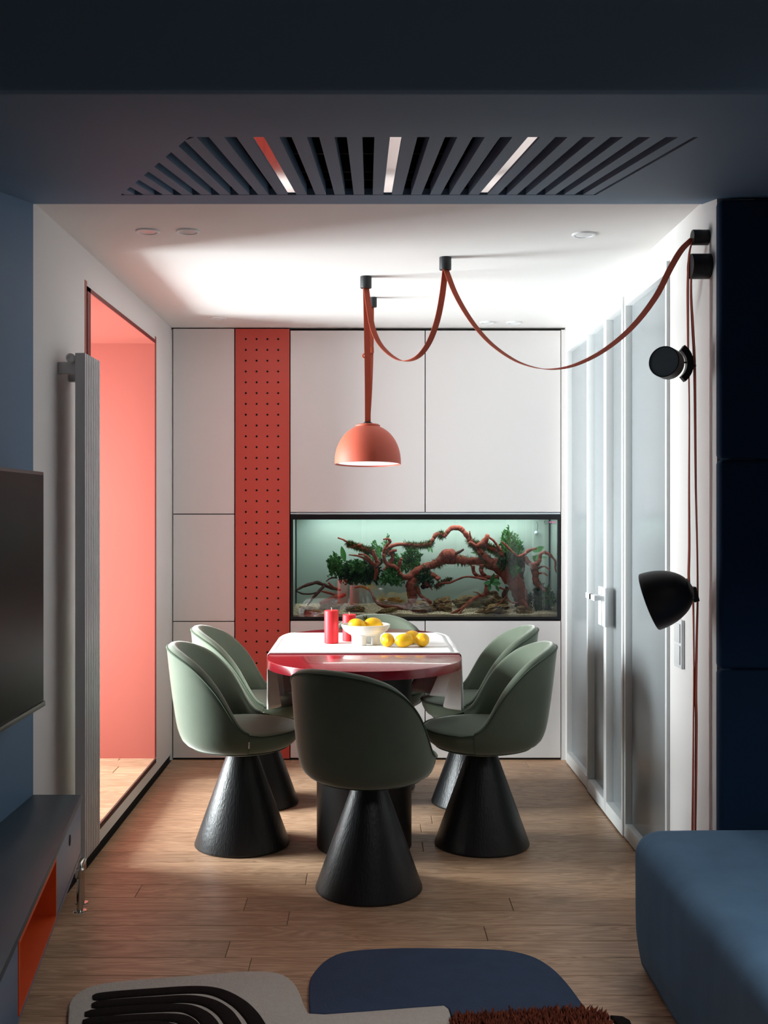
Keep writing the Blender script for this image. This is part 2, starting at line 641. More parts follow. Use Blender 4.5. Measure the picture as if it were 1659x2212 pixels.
# window of the bay
w1 = holder('window_1', 'white framed window at the end of the coral bay')
fx0, fx1 = BX - 0.06, BX + 0.0
boxes('window_frame', [(fx0, fx1, BY0, BY1, BZ0 - 0.05, BZ0 + 0.12), (fx0, fx1, BY0, BY1, BZ1 - 0.07, BZ1 + 0.02),
                       (fx0, fx1, BY0 - 0.03, BY0 + 0.07, BZ0, BZ1), (fx0, fx1, BY1 - 0.07, BY1 + 0.03, BZ0, BZ1)],
      'frame_white', w1)
box('mullion', fx0, fx1, (BY0 + BY1) / 2 - 0.03, (BY0 + BY1) / 2 + 0.03, BZ0 + 0.12, BZ1 - 0.07, 'frame_white', w1)
for a, b in ((BY0 + 0.07, (BY0 + BY1) / 2 - 0.03), ((BY0 + BY1) / 2 + 0.03, BY1 - 0.07)):
    box('pane', BX - 0.04, BX - 0.034, a, b, BZ0 + 0.12, BZ1 - 0.07, 'window_glass', w1)

# back wall (behind the cabinets)
struct(box('wall_back', XL - 0.12, XR + 0.12, 6.62, 6.7, 0, ZC, 'white_paint'), 'white wall behind the cabinets')

# right wall: white pier, header over the glazing, end next to the cabinets
struct(boxes('wall_right', [(XR, XR + 0.12, 3.437, 3.974, 0, ZC + 0.05), (XR, XR + 0.12, 3.974, 6.0, 2.302, ZC + 0.02),
                            (XR, XR + 0.12, 6.0, 6.65, 0, ZC + 0.02)], 'white_paint'),
       'white wall around the fluted glass partition')
# room beyond the fluted glass
struct(boxes('wall_hall', [(2.2, 2.25, 3.5, 6.65, 0, 2.4), (XR + 0.12, 2.25, 6.6, 6.65, 0, 2.4),
                           (XR + 0.12, 2.25, 3.5, 6.65, 2.4, 2.45)], 'white_paint'), 'pale hall beyond the fluted glass')

# living room shell
struct(box('wall_left_blue', XL - 0.12, XL + 0.003, YREAR, 3.571, 0, 2.75, 'blue_paint'), 'blue painted wall behind the television')
struct(box('wall_right_living', XFAR, XFAR + 0.1, YREAR, 3.5, 0, 2.75, 'blue_paint'), 'blue wall on the far side of the living room')
struct(box('wall_sofa', XR + 0.12, XFAR, 3.437, 3.5, 0, 2.75, 'blue_paint'), 'blue wall behind the padded panels')
rw = struct(boxes('wall_rear', [(XL, XFAR, YREAR - 0.1, YREAR, 0, 0.6), (XL, XFAR, YREAR - 0.1, YREAR, 2.3, 2.75),
                                (XL, -0.1, YREAR - 0.1, YREAR, 0.6, 2.3), (2.5, XFAR, YREAR - 0.1, YREAR, 0.6, 2.3)],
                  'blue_paint'), 'blue wall with an added window behind the camera')
w2 = holder('window_added', 'unseen window added for fill behind the camera')  # added opening that lets the weak rear fill in
boxes('window_frame', [(-0.1, 2.5, YREAR - 0.08, YREAR - 0.02, 0.6, 0.66), (-0.1, 2.5, YREAR - 0.08, YREAR - 0.02, 2.24, 2.3),
                       (-0.1, -0.04, YREAR - 0.08, YREAR - 0.02, 0.66, 2.24), (2.44, 2.5, YREAR - 0.08, YREAR - 0.02, 0.66, 2.24),
                       (1.17, 1.23, YREAR - 0.08, YREAR - 0.02, 0.66, 2.24)], 'frame_white', w2)
for a, b in ((-0.04, 1.17), (1.23, 2.44)):
    box('pane', a, b, YREAR - 0.053, YREAR - 0.047, 0.66, 2.24, 'window_glass', w2)
YF = 1.862            # front lip of the soffit
struct(box('ceiling_living', XL - 0.1, XFAR + 0.1, YREAR - 0.1, YF, 2.7, 2.75, 'blue_paint'), 'dark blue living room ceiling')

lc = thing('fill_fitting', (1.5, 0.6, 2.7), 'square fitting added around the unseen overhead fill', 'lamp')  # made-up fitting for the overhead fill, never in view
boxes('frame', [(0.96, 2.04, 0.06, 0.10, 2.685, 2.70), (0.96, 2.04, 1.10, 1.14, 2.685, 2.70), (0.96, 1.0, 0.10, 1.10, 2.685, 2.70), (2.0, 2.04, 0.10, 1.10, 2.685, 2.70)], 'frame_white', lc)

# soffit with a four-cornered opening for the grille
GX_R, GY0, GY1 = 0.692, 2.297, 3.333
GXL0, GXL1 = -0.378, -0.757
bm = bmesh.new()


def sv(x, y, dz=0.0):
    return bm.verts.new((x, y, zs(y) + dz))


XS = XFAR
a0, a1, a2, a3 = sv(XL - 0.1, YF), sv(XS, YF), sv(XS, YW), sv(XL - 0.1, YW)
b0, b1, b2, b3 = sv(GXL0, GY0), sv(GX_R, GY0), sv(GX_R, GY1), sv(GXL1, GY1)
for f in ((a0, a1, b1, b0), (a1, a2, b2, b1), (a2, a3, b3, b2), (a3, a0, b0, b3)):
    bm.faces.new(f)
# lip of the opening
t0, t1, t2, t3 = sv(GXL0, GY0, .02), sv(GX_R, GY0, .02), sv(GX_R, GY1, .02), sv(GXL1, GY1, .02)
for f in ((b0, b1, t1, t0), (b1, b2, t2, t1), (b2, b3, t3, t2), (b3, b0, t0, t3)):
    bm.faces.new(f)
# vertical front (towards the living room) and the thin far edge
c0, c1 = bm.verts.new((XL - 0.1, YF, 2.72)), bm.verts.new((XS, YF, 2.72))
bm.faces.new((a0, a1, c1, c0))
d0, d1 = bm.verts.new((XL - 0.1, YW, ZC + 0.3)), bm.verts.new((XS, YW, ZC + 0.3))
bm.faces.new((a3, a2, d1, d0))
bm.faces.new((c0, c1, d1, d0))
es = [e for e in bm.edges if set(e.verts) == {a0, a1}]
bmesh.ops.bevel(bm, geom=es, offset=0.012, segments=3, affect='EDGES', profile=0.5)
struct(from_bm('ceiling_soffit', bm, 'blue_paint', smooth=True, angle=30), 'sloping blue soffit above the passage')

# grille
gr = thing('ceiling_grille', (0, 2.8, zs(2.8)), 'blue slatted air grille with three mirror strips in the sloping soffit', 'grille')


def slat_piece(name, x0, x1, ya, yb, za, zb, mat, xl=None, parent=gr):
    """bar following the slope; ya/yb may differ at x0 and x1"""
    (ya0, ya1), (yb0, yb1) = ya, yb
    vs = []
    for dz in (za, zb):
        vs += [(x0, ya0, zs(ya0) + dz), (x1, ya1, zs(ya1) + dz), (x1, yb1, zs(yb1) + dz), (x0, yb0, zs(yb0) + dz)]
    fs = [(0, 1, 2, 3), (4, 5, 6, 7), (0, 1, 5, 4), (1, 2, 6, 5), (2, 3, 7, 6), (3, 0, 4, 7)]
    return from_py(name, vs, fs, mat, parent)


def gy_start(x):       # near end of a slat on the diagonal side
    if x >= GXL0:
        return GY0
    return GY0 + (GXL0 - x) / (GXL0 - GXL1) * (GY1 - GY0)


PER, GAPW = 0.0582, 0.026
gap0 = 0.0568
for k in range(-15, 12):
    xc = gap0 + (k + 0.5) * PER
    x0, x1 = xc - (PER - GAPW) / 2, xc + (PER - GAPW) / 2
    if x0 > GX_R - 0.006:
        continue
    x1 = min(x1, GX_R)
    if x1 < GXL1 + 0.03:
        continue
    ya = (min(gy_start(x0), GY1 - 0.005), min(gy_start(x1), GY1 - 0.005))
    slat_piece('slat', x0, x1, ya, (GY1, GY1), 0.001, 0.034, 'blue_paint')
for k in (-5, 0, 5):
    xc = gap0 + k * PER
    slat_piece('mirror_strip', xc - GAPW / 2 + 0.0008, xc + GAPW / 2 - 0.0008, (GY0 + .001, GY0 + .001), (GY1 - .001, GY1 - .001),
               0.004, 0.012, 'mirror_strip')
for y in (2.42, 2.75, 3.08, 3.25):
    xl = GXL0 - (y - GY0) / (GY1 - GY0) * (GXL0 - GXL1)
    slat_piece('cross_bar', xl, GX_R, (y, y), (y + 0.012, y + 0.012), 0.036, 0.05, 'gap_dark')
# dark plenum above the slats
vs = [(GXL1 - .05, GY0 - .05, zs(GY0) + .021), (GX_R + .05, GY0 - .05, zs(GY0) + .021), (GX_R + .05, GY1 + .05, zs(GY1) + .021),
      (GXL1 - .05, GY1 + .05, zs(GY1) + .021)]
vs2 = [(x, y, z + 0.15) for x, y, z in vs]
from_py('plenum', vs + vs2, [(4, 5, 6, 7), (0, 1, 5, 4), (1, 2, 6, 5), (2, 3, 7, 6), (3, 0, 4, 7)], 'gap_dark', gr)

# ------------------------------------------------------------------ fluted glass partition and doors
def glazed(name, y0, y1, label, fixed=True, fw=0.023):
    h = holder(name, label)
    xa, xb = XR - 0.012, XR + 0.05
    if not fixed:
        xa -= 0.006
    z0, z1 = 0.008, 2.30
    box('frame_stile', xa, xb, y0, y0 + fw, z0, z1, 'frame_white', h, 0.002)
    box('frame_stile', xa, xb, y1 - fw, y1, z0, z1, 'frame_white', h, 0.002)
    box('frame_rail', xa, xb, y0 + fw, y1 - fw, z1 - 0.045, z1, 'frame_white', h, 0.002)
    box('frame_rail', xa, xb, y0 + fw, y1 - fw, z0, z0 + 0.06, 'frame_white', h, 0.002)
    box('pane', XR + 0.016, XR + 0.024, y0 + fw - 0.004, y1 - fw + 0.004, z0 + 0.056, z1 - 0.041, 'fluted_glass', h)
    return h


glazed('window_3', 5.405, 5.998, 'fixed fluted glass panel next to the cabinet wall')
dA = glazed('door_1', 4.99, 5.40, 'fluted glass door leaf farther from the sofa', False)
dB = glazed('door_2', 4.64, 4.985, 'fluted glass door leaf with the long handle plate', False)
wD = glazed('window_4', 3.974, 4.635, 'wide fluted glass panel beside the light switches', True, 0.022)


def handle(door, y, sgn, zc=0.995):
    pl = box('handle_plate', XR - 0.034, XR - 0.019, y - 0.006, y + 0.056, zc - 0.13, zc + 0.045, 'plastic_white', door, 0.001)
    bm = bmesh.new()
    bx(bm, XR - 0.068, XR - 0.033, y + 0.002, y + 0.020, zc - 0.010, zc + 0.010)
    bx(bm, XR - 0.080, XR - 0.067, y + 0.002, y + 0.118, zc - 0.012, zc + 0.012)
    from_bm('lever', bm, 'plastic_white', pl)
    return pl


handle(dA, 4.998, 1)
handle(dB, 4.915, 1)

# light switches on the pier
sw = thing('light_switch', (XR, 3.83, 0.9), 'white double light switch on the wall below the black dome lamp', 'switch')
zc = 1.4 - (1390 - 1098) * 3.83 / FOC
swf = box('switch_frame', XR - 0.012, XR, 3.785, 3.875, zc - 0.085, zc + 0.085, 'plastic_white', sw, 0.002)
for s in (-1, 1):
    box('rocker', XR - 0.016, XR - 0.0115, 3.797, 3.863, zc + s * 0.038 - 0.033, zc + s * 0.038 + 0.033, 'frame_white', swf, 0.0015)

# ------------------------------------------------------------------ downlights
def downlight(px, py, label, r=0.0435, cup=True):
    d = (ZC - HC) * FOC / (VY - py)
    x = (px - VX) * d / FOC
    t = thing('downlight', (x, d, ZC), label, 'downlight', 'recessed ceiling downlights')
    prof = [(r * 0.72, -0.001), (r * 0.78, -0.006), (r * 0.94, -0.006), (r, -0.003), (r, 0.0)]
    lathe('trim_ring', prof, 'plastic_white', t, (x, d, ZC), n=40, close=False)
    if cup:
        lathe('reflector', [(r * 0.74, -0.0025), (r * 0.6, -0.004), (r * 0.35, -0.0015), (0.0005, -0.001)], 'downlight_metal', t,
              (x, d, ZC), n=40, close=False)
    else:
        lathe('lens', [(r * 0.76, -0.003), (r * 0.5, -0.006), (r * 0.2, -0.007), (0.0005, -0.0072)], 'frame_white', t,
              (x, d, ZC), n=40, close=False)


downlight(319, 499, 'round recessed ceiling downlight nearest the corner of the left wall')
downlight(406, 499, 'round recessed ceiling downlight, second from the left wall')
downlight(1261, 506, 'flat white round downlight in the ceiling near the right wall', cup=False)
downlight(472, 687, 'small downlight at the rear of the ceiling above the coral panel', 0.042, False)
downlight(1052, 696, 'rear downlight above the upper right cabinet, left one of the pair', 0.04, False)
downlight(1110, 696, 'rear downlight above the upper right cabinet, right one of the pair', 0.04, False)

# ================================================================== CABINET WALL
def X6(px):
    return (px - VX) * YB / FOC


def Z6(py):
    return HC - (py - VY) * YB / FOC


ZT = ZC - 0.012


def front(name, px0, px1, py0, py1, mat, parent, dy=0.0):
    return box(name, X6(px0) + 0.0026, X6(px1) - 0.0026, YB + dy, YB + dy + 0.019, Z6(py1) + 0.0026, Z6(py0) - 0.0026, mat, parent, 0.0008, 1)


struct(box('trim_1', X6(367) - 0.0, X6(372), YB + 0.002, YB + 0.02, 0.0, ZT, 'cabinet_white'), 'white filler strip at the left end of the cabinets')
struct(box('trim_2', X6(1212.5), XR, YB + 0.002, YB + 0.02, 0.0, ZT, 'cabinet_white'), 'white filler strip at the right end of the cabinets')

c1 = thing('tall_cabinet', (X6(440), YB, 0), 'tall white handleless cabinet with doors and drawers left of the coral panel', 'cabinet')
box('carcass', X6(372.5), X6(507), YB + 0.021, 6.6, 0.0, ZC - 0.02, 'gap_dark', c1)
front('door', 373, 507, 709, 1110.5, 'cabinet_white', c1)
front('door', 373, 507, 1110.5, 1342.5, 'cabinet_white', c1)
front('drawer', 373, 507, 1342.5, 1400, 'cabinet_white', c1)
front('drawer', 373, 507, 1400, 1516, 'cabinet_white', c1)
front('drawer', 373, 507, 1516, 1638, 'cabinet_white', c1)

c2 = thing('perforated_cabinet', (X6(567), YB, 0), 'tall narrow coral panel with rows of small black holes', 'cabinet')
box('carcass', X6(507.5), X6(626), YB + 0.024, 6.6, 0.0, ZC - 0.02, 'gap_dark', c2)
# pegboard with real holes
bm = bmesh.new()
xs = [X6(508.5)] + [X6(531 + 23.33 * k) for k in range(4)] + [X6(625.3)]
sp = (xs[2] - xs[1])
zt_, zb_ = Z6(710.5), Z6(1638.5)
zrow = []
z = Z6(732.5)
while z - sp > zb_:
    zrow.append(z)
    z -= sp
hx0, hx1 = xs[1] - sp / 2, xs[4] + sp / 2
ztop, zbot = zrow[0] + sp / 2, zrow[-1] - sp / 2
yf, yk = YB - 0.002, YB + 0.002


def quad(p):
    bm.faces.new([bm.verts.new(v) for v in p])


for (xa, xb, za, zb) in ((xs[0], xs[5], ztop, zt_), (xs[0], xs[5], zb_, zbot), (xs[0], hx0, zbot, ztop), (hx1, xs[5], zbot, ztop)):
    quad([(xa, yf, za), (xb, yf, za), (xb, yf, zb), (xa, yf, zb)])
for zc_ in zrow:
    for k in range(4):
        xc = xs[1] + k * sp
        hr, n = 0.0062, 12
        ring = [(xc + hr * math.cos(2 * PI * i / n + PI / 12), zc_ + hr * math.sin(2 * PI * i / n + PI / 12)) for i in range(n)]
        outer = []
        h = sp / 2
        for i in range(n):
            a = 2 * PI * i / n + PI / 12
            m = max(abs(math.cos(a)), abs(math.sin(a)))
            outer.append((xc + h * math.cos(a) / m, zc_ + h * math.sin(a) / m))
        vi = [bm.verts.new((p[0], yf, p[1])) for p in ring]
        vo = [bm.verts.new((p[0], yf, p[1])) for p in outer]
        vb = [bm.verts.new((p[0], yk, p[1])) for p in ring]
        for i in range(n):
            j = (i + 1) % n
            # square corner between the two outer points when they sit on different sides
            bm.faces.new((vi[i], vi[j], vo[j], vo[i]))
            bm.faces.new((vi[i], vi[j], vb[j], vb[i]))
            p, q = outer[i], outer[j]
            if abs(p[0] - q[0]) > 1e-6 and abs(p[1] - q[1]) > 1e-6:
                cx = p[0] if abs(abs(p[0] - xc) - h) < 1e-6 else q[0]
                cz = p[1] if abs(abs(p[1] - zc_) - h) < 1e-6 else q[1]
                vc = bm.verts.new((cx, yf, cz))
                bm.faces.new((vo[i], vo[j], vc))
# rim sides of the panel
quad([(xs[0], yf, zb_), (xs[0], yk, zb_), (xs[0], yk, zt_), (xs[0], yf, zt_)])
quad([(xs[5], yf, zb_), (xs[5], yk, zb_), (xs[5], yk, zt_), (xs[5], yf, zt_)])
quad([(xs[0], yf, zt_), (xs[5], yf, zt_), (xs[5], yk, zt_), (xs[0], yk, zt_)])
from_bm('perforated_panel', bm, 'coral_panel', c2)
box('panel_backing', xs[0], xs[5], YB + 0.0022, YB + 0.0235, zb_, zt_, 'gap_dark', c2)

for nm, p0, p1, side in (('upper_cabinet', 626.5, 918.5, 'left'), ('upper_cabinet', 918.5, 1212, 'right')):
    c = thing(nm, (X6((p0 + p1) / 2), YB, Z6(1107)), 'large white upper cabinet door above the aquarium, %s one of the two' % side,
              'cabinet', 'upper cabinets')
    box('carcass', X6(p0), X6(p1), YB + 0.021, 6.6, Z6(1106), ZC - 0.02, 'gap_dark', c)
    front('door', p0, p1, 713, 1107, 'cabinet_white', c)
for nm, p0, p1, side in (('base_cabinet', 626.5, 918.5, 'left'), ('base_cabinet', 918.5, 1212, 'right')):
    c = thing(nm, (X6((p0 + p1) / 2), YB, 0), 'white base cabinet door below the aquarium, %s one of the two' % side,
              'cabinet', 'base cabinets')
    box('carcass', X6(p0), X6(p1), YB + 0.021, 6.6, 0.0, Z6(1341), 'gap_dark', c)
    front('door', p0, p1, 1340.5, 1638, 'cabinet_white', c)

# ================================================================== AQUARIUM
ax0, ax1 = X6(627.5), X6(1210.5)
az0, az1 = Z6(1338.5), Z6(1107.5)
ay0, ay1 = YB + 0.004, 6.36
aq = thing('aquarium', ((ax0 + ax1) / 2, (ay0 + ay1) / 2, az0), 'wide glass aquarium with black frame built into the cabinet wall', 'aquarium')
box('lid', ax0, ax1, ay0 + 0.001, ay1, az1 - 0.008, az1, 'tank_lid', aq)
box('frame_bar', ax0, ax1, ay0 - 0.004, ay0 + 0.02, Z6(1122.5), az1 - 0.009, 'tank_frame', aq)
box('frame_bar', ax0, ax1, ay0 - 0.004, ay0 + 0.02, az0, Z6(1333), 'tank_frame', aq)
box('frame_post', ax0, X6(633), ay0 - 0.003, ay0 + 0.02, Z6(1333), Z6(1122.5), 'tank_frame', aq)
box('frame_post', X6(1205), ax1, ay0 - 0.003, ay0 + 0.02, Z6(1333), Z6(1122.5), 'tank_frame', aq)
box('front_glass', X6(632), X6(1206), ay0 + 0.003, ay0 + 0.007, Z6(1333.5), Z6(1122), 'tank_glass', aq)
box('back_panel', ax0 + 0.004, ax1 - 0.004, ay1, ay1 + 0.01, az0 + 0.005, az1 - 0.01, 'tank_back', aq)
box('side_glass', ax0, ax0 + 0.008, ay0 + 0.021, ay1, az0 + 0.005, az1 - 0.01, 'tank_back', aq)
box('side_glass', ax1 - 0.008, ax1, ay0 + 0.021, ay1, az0 + 0.005, az1 - 0.01, 'tank_back', aq)
box('tank_base', ax0, ax1, ay0 + 0.021, ay1 + 0.01, az0, az0 + 0.006, 'tank_frame', aq)
box('corner_seal', ax0 + 0.009, ax0 + 0.015, ay1 - 0.006, ay1, az0 + 0.03, az1 - 0.02, 'tank_frame', aq)
box('corner_seal', ax1 - 0.018, ax1 - 0.009, ay1 - 0.008, ay1, az0 + 0.03, az1 - 0.02, 'tank_frame', aq)
box('water', ax0 + 0.009, ax1 - 0.009, ay0 + 0.022, ay1 - 0.009, az0 + 0.02, Z6(1121), 'tank_water', aq)
box('led_bar', ax0 + 0.1, ax1 - 0.1, 6.115, 6.30, az1 - 0.026, az1 - 0.012, 'led_bar', aq)
# maker's mark on the glass, upper right corner (too small to read)
st = thing('glass_sticker', at(1191, 1128, ay0), 'tiny black and pink maker mark on the aquarium glass, upper right corner', 'sticker')
ys = ay0 + 0.002
tube('crescent', [at(1178 + 2.2 * math.cos(a), 1128 + 2.4 * math.sin(a), ys) for a in np.linspace(-2.6 + 1.2, -5.2 + 1.2, 9)], 0.0014, 'sticker_black', st, 6)
tube('script_line', [at(1179.5 + k * 0.55, 1128 + (1.4 if k % 2 else -1.4) * (1 - k / 14), ys) for k in range(9)], 0.0006, 'sticker_black', st, 5)
for k, (a, b, h) in enumerate(((1187, 1190, 2.0), (1190.7, 1192.6, 1.3), (1193.2, 1195.4, 1.4), (1196, 1198, 1.9), (1198.6, 1201, 1.4))):
    p, q = at(a, 1128 + h, ys), at(b, 1128 - h, ys)
    box('letter', p.x, q.x, ys - 0.0004, ys + 0.0006, p.z, q.z, 'sticker_pink', st)
p, q = at(1175.5, 1131.8, ys), at(1201.5, 1131.2, ys)
box('underline', p.x, q.x, ys - 0.0004, ys + 0.0006, p.z, q.z, 'sticker_black', st)


# --- gravel
def gz(x, y):
    t = (y - ay0) / (ay1 - ay0)
    return Z6(1331) + 0.004 + t * 0.045 + 0.008 * noise.noise(Vector((x * 6, y * 9, 1.3)))


gv = thing('gravel_bed', (0.3, 6.2, az0 + 0.006), 'pale sandy gravel covering the aquarium bottom', 'gravel')
gv['kind'] = 'stuff'
nx, ny = 90, 18
vs, fs = [], []
gx0, gx1, gy0, gy1 = ax0 + 0.01, ax1 - 0.01, ay0 + 0.023, ay1 - 0.002
for i in range(nx + 1):
    for j in range(ny + 1):
        x, y = gx0 + (gx1 - gx0) * i / nx, gy0 + (gy1 - gy0) * j / ny
        vs.append((x, y, gz(x, y)))
for i in range(nx):
    for j in range(ny):
        fs.append((i * (ny + 1) + j, (i + 1) * (ny + 1) + j, (i + 1) * (ny + 1) + j + 1, i * (ny + 1) + j + 1))
n0 = len(vs)
for i in range(nx + 1):                                   # front skirt of the bed
    vs.append((gx0 + (gx1 - gx0) * i / nx, gy0, az0 + 0.007))
for i in range(nx):
    fs.append((i * (ny + 1), (i + 1) * (ny + 1), n0 + i + 1, n0 + i))
o = from_py('gravel_surface', vs, fs, 'gravel_bed', gv, smooth=True)
o['kind'] = 'stuff'
vs, fs = [], []
rg = random.Random(11)
for k in range(5200):
    x = rg.uniform(gx0, gx1)
    y = gy0 + (gy1 - gy0) * rg.random() ** 1.5
    r = rg.uniform(0.0018, 0.0042)
    z = gz(x, y) + r * 0.3
    b = len(vs)
    sx, sy, sz = r * rg.uniform(.7, 1.3), r * rg.uniform(.7, 1.3), r * rg.uniform(.6, 1)
    vs += [(x + sx, y, z), (x - sx, y, z), (x, y + sy, z), (x, y - sy, z), (x, y, z + sz), (x, y, z - sz)]
    for f in ((0, 2, 4), (2, 1, 4), (1, 3, 4), (3, 0, 4), (2, 0, 5), (1, 2, 5), (3, 1, 5), (0, 3, 5)):
        fs.append(tuple(b + q for q in f))
o = from_py('pebbles', vs, fs, 'aqua_gravel', gv, recalc=False)
o['kind'] = 'stuff'


# --- rocks
def LC(x, y):
    return 630 + x / 5.53, 1100 + y / 5.53


def RC(x, y):
    return 910 + x / 5.352, 1100 + y / 5.352


def rock(pxy, w, h, d, label, seed):
    c = at(pxy[0], pxy[1], d)
    s = d / FOC
    bm = bmesh.new()
    bmesh.ops.create_icosphere(bm, subdivisions=4, radius=1.0)
    sc = Vector((w * s / 2, min(w, h * 1.6) * s * 0.42, h * s / 2))
    for v in bm.verts:
        p = v.co.copy()
        n1 = noise.noise(p * 1.3 + Vector((seed * 3.1, 0, 0)))
        n2 = noise.noise(Vector((p.x * 2.5, p.y * 2.5, p.z * 7)) + Vector((0, seed * 2.0, 0)))
        n3 = noise.noise(p * 6 + Vector((0, 0, seed)))
        f = 1 + 0.35 * n1 + 0.28 * n2 + 0.12 * n3
        v.co = Vector((p.x * sc.x * f, p.y * sc.y * f, p.z * sc.z * f))
    me = bpy.data.meshes.new('rock')
    bm.to_mesh(me)
    bm.free()
    me.transform(Matrix.Rotation(0.25 * math.sin(seed * 2.3), 4, 'Y'))
    me.materials.append(MATS['aqua_rock'])
    o = bpy.data.objects.new('aquarium_rock', me)
    o.location = c
    COL.objects.link(o)
    tag(o, label, 'rock', 'layered rocks in the aquarium')


rock(LC(230, 1215), 270 / 5.5, 95 / 5.5, 6.13, 'flat dark red rock at the left front of the aquarium', 1)
rock(LC(470, 1160), 46, 17, 6.22, 'low rock behind the flat dark red rock in the aquarium', 2)
rock(LC(760, 1185), 42, 18, 6.16, 'small dark rock in the aquarium behind the red candles', 3)
rock(LC(1210, 1110), 56, 20, 6.27, 'broad brown rock behind the creeping root in the aquarium', 4)
rock(LC(1135, 1215), 46, 11, 6.13, 'thin reddish rock at the aquarium front behind the bowl of lemons', 5)
rock(LC(1590, 1175), 52, 26, 6.17, 'pointed brown rock at the middle of the aquarium floor', 6)
rock(RC(250, 1120), 40, 38, 6.19, 'jagged upright brown rock left of the forked red root', 7)
rock(RC(520, 1085), 58, 30, 6.28, 'wide rock under the forked red root in the aquarium', 8)
rock(RC(830, 1060), 52, 36, 6.25, 'rock below the broad green leaves in the aquarium', 9)
rock(RC(820, 1180), 64, 26, 6.14, 'large layered rock at the right front of the aquarium', 10)
rock(RC(1190, 1185), 44, 22, 6.16, 'dark rock beside the bushy plant in the right aquarium corner', 11)


# --- driftwood
def branch(parent, conv, pts, d0, d1, mat='driftwood', seed=0, name='branch', n=10):
    sc = 5.53 if conv is LC else 5.352
    raw = []
    m = len(pts)
    for i, (x, y, r) in enumerate(pts):
        d = d0 + (d1 - d0) * i / max(1, m - 1)
        p = at(*conv(x, y), d)
        raw.append((p.x, p.y, p.z, r / sc * d / FOC))
    path = smooth_path(raw, 7)
    P = [Vector(q[:3]) for q in path]
    rad = []
    for i, q in enumerate(path):
        f = 1 + 0.22 * noise.noise(Vector((q[0] * 40, q[2] * 40, seed)))
        rad.append(max(0.0006, q[3] * f))
        P[i] += Vector((0, noise.noise(Vector((i * 0.35, seed, 2.0))) * 0.012, 0))
    vs, fs = tube_vf(P, rad, n)
    for i in range(len(vs)):
        v = vs[i]
        rr = rad[min(len(rad) - 1, i // n)]
        c = P[i // n]
        k = 1 + 0.28 * noise.noise(Vector((v.x * 60, v.y * 60, v.z * 60)))
        vs[i] = c + (v - c) * k
        yy_ = vs[i].y
        vs[i].y = min(max(yy_, ay0 + 0.03), ay1 - 0.012)
    return from_py(name, vs, fs, mat, parent, smooth=True), P, rad


def drift(label, cx, cy):
    p = at(cx, cy, 6.24)
    return thing('driftwood', p, label, 'driftwood', 'driftwood pieces in the aquarium')


MOSS = []
D1 = drift('thick red driftwood trunk leaning across the right half of the aquarium', *RC(1100, 1180))
T = lambda *a, **k: branch(D1, RC, *a, **k)
o, P, rr = T([(1200, 1150, 60), (1130, 940, 85), (1030, 780, 92), (890, 665, 78), (760, 615, 58), (620, 600, 44), (480, 590, 46),
              (350, 565, 70), (280, 560, 72), (205, 610, 46), (100, 655, 42), (0, 695, 40), (-110, 745, 34)], 6.24, 6.24, n=16, seed=1)
MOSS += [(P[i], rr[i], D1) for i in list(range(26, 33)) + list(range(37, 46)) + list(range(60, 68))]
T([(230, 560, 40), (280, 530, 66), (340, 520, 60), (390, 560, 40)], 6.22, 6.22, n=14, seed=2)
T([(400, 510, 18), (450, 490, 16), (485, 465, 12)], 6.2, 6.2, 'driftwood_dark', seed=3)
o, P, rr = T([(600, 650, 24), (605, 720, 20), (660, 775, 22), (760, 790, 24), (890, 790, 34)], 6.2, 6.22, seed=4)
T([(700, 640, 26), (695, 720, 24), (745, 770, 22)], 6.21, 6.21, seed=5)
T([(760, 815, 14), (640, 792, 13), (520, 780, 12), (420, 812, 12), (330, 850, 12), (240, 856, 14), (170, 895, 18)], 6.18, 6.24, seed=6)
o, P, rr = T([(170, 895, 16), (230, 850, 14), (330, 805, 12)], 6.24, 6.24, seed=61)
MOSS += [(q, 0.004, D1) for q in P]
T([(770, 880, 34), (735, 985, 32), (640, 1022, 25), (560, 1072, 22), (480, 1140, 18), (335, 1215, 16)], 6.22, 6.13, seed=7)
T([(500, 1125, 16), (470, 1165, 14), (430, 1222, 12)], 6.15, 6.12, seed=8)
T([(600, 955, 5), (645, 962, 7), (690, 995, 9)], 6.17, 6.18, seed=9)
T([(905, 905, 12), (985, 935, 8)], 6.17, 6.15, seed=10)
T([(930, 375, 8), (1000, 440, 14), (1080, 522, 16), (1120, 550, 20), (1180, 530, 22), (1240, 480, 18), (1335, 452, 10)], 6.16, 6.2, seed=11)
T([(1200, 560, 28), (1250, 630, 30), (1310, 650, 30), (1362, 600, 26), (1378, 525, 22), (1430, 500, 19), (1500, 540, 16), (1548, 605, 13),
   (1548, 680, 10), (1568, 745, 5)], 6.2, 6.15, seed=12, n=12)
T([(1300, 640, 44), (1320, 750, 42), (1330, 850, 36), (1385, 905, 26), (1465, 965, 14)], 6.2, 6.16, seed=13, n=12)
T([(1340, 690, 10), (1420, 662, 11), (1492, 708, 6)], 6.19, 6.15, seed=14)
T([(1340, 745, 10), (1410, 738, 11), (1462, 772, 6)], 6.19, 6.15, seed=15)
T([(1150, 560, 46), (1130, 800, 56), (1150, 1000, 56), (1120, 1210, 60)], 6.3, 6.28, 'driftwood_dark', seed=16, n=12)
T([(985, 985, 8), (1010, 1052, 9), (1060, 1085, 9), (1112, 1080, 6)], 6.15, 6.14, seed=17)
T([(985, 1005, 9), (930, 1070, 10), (865, 1112, 8)], 6.15, 6.13, seed=18)
T([(1160, 1040, 34), (1250, 1160, 14)], 6.18, 6.15, seed=19)
T([(1000, 900, 30), (960, 1000, 34), (960, 1190, 36)], 6.27, 6.27, 'driftwood_dark', seed=20)

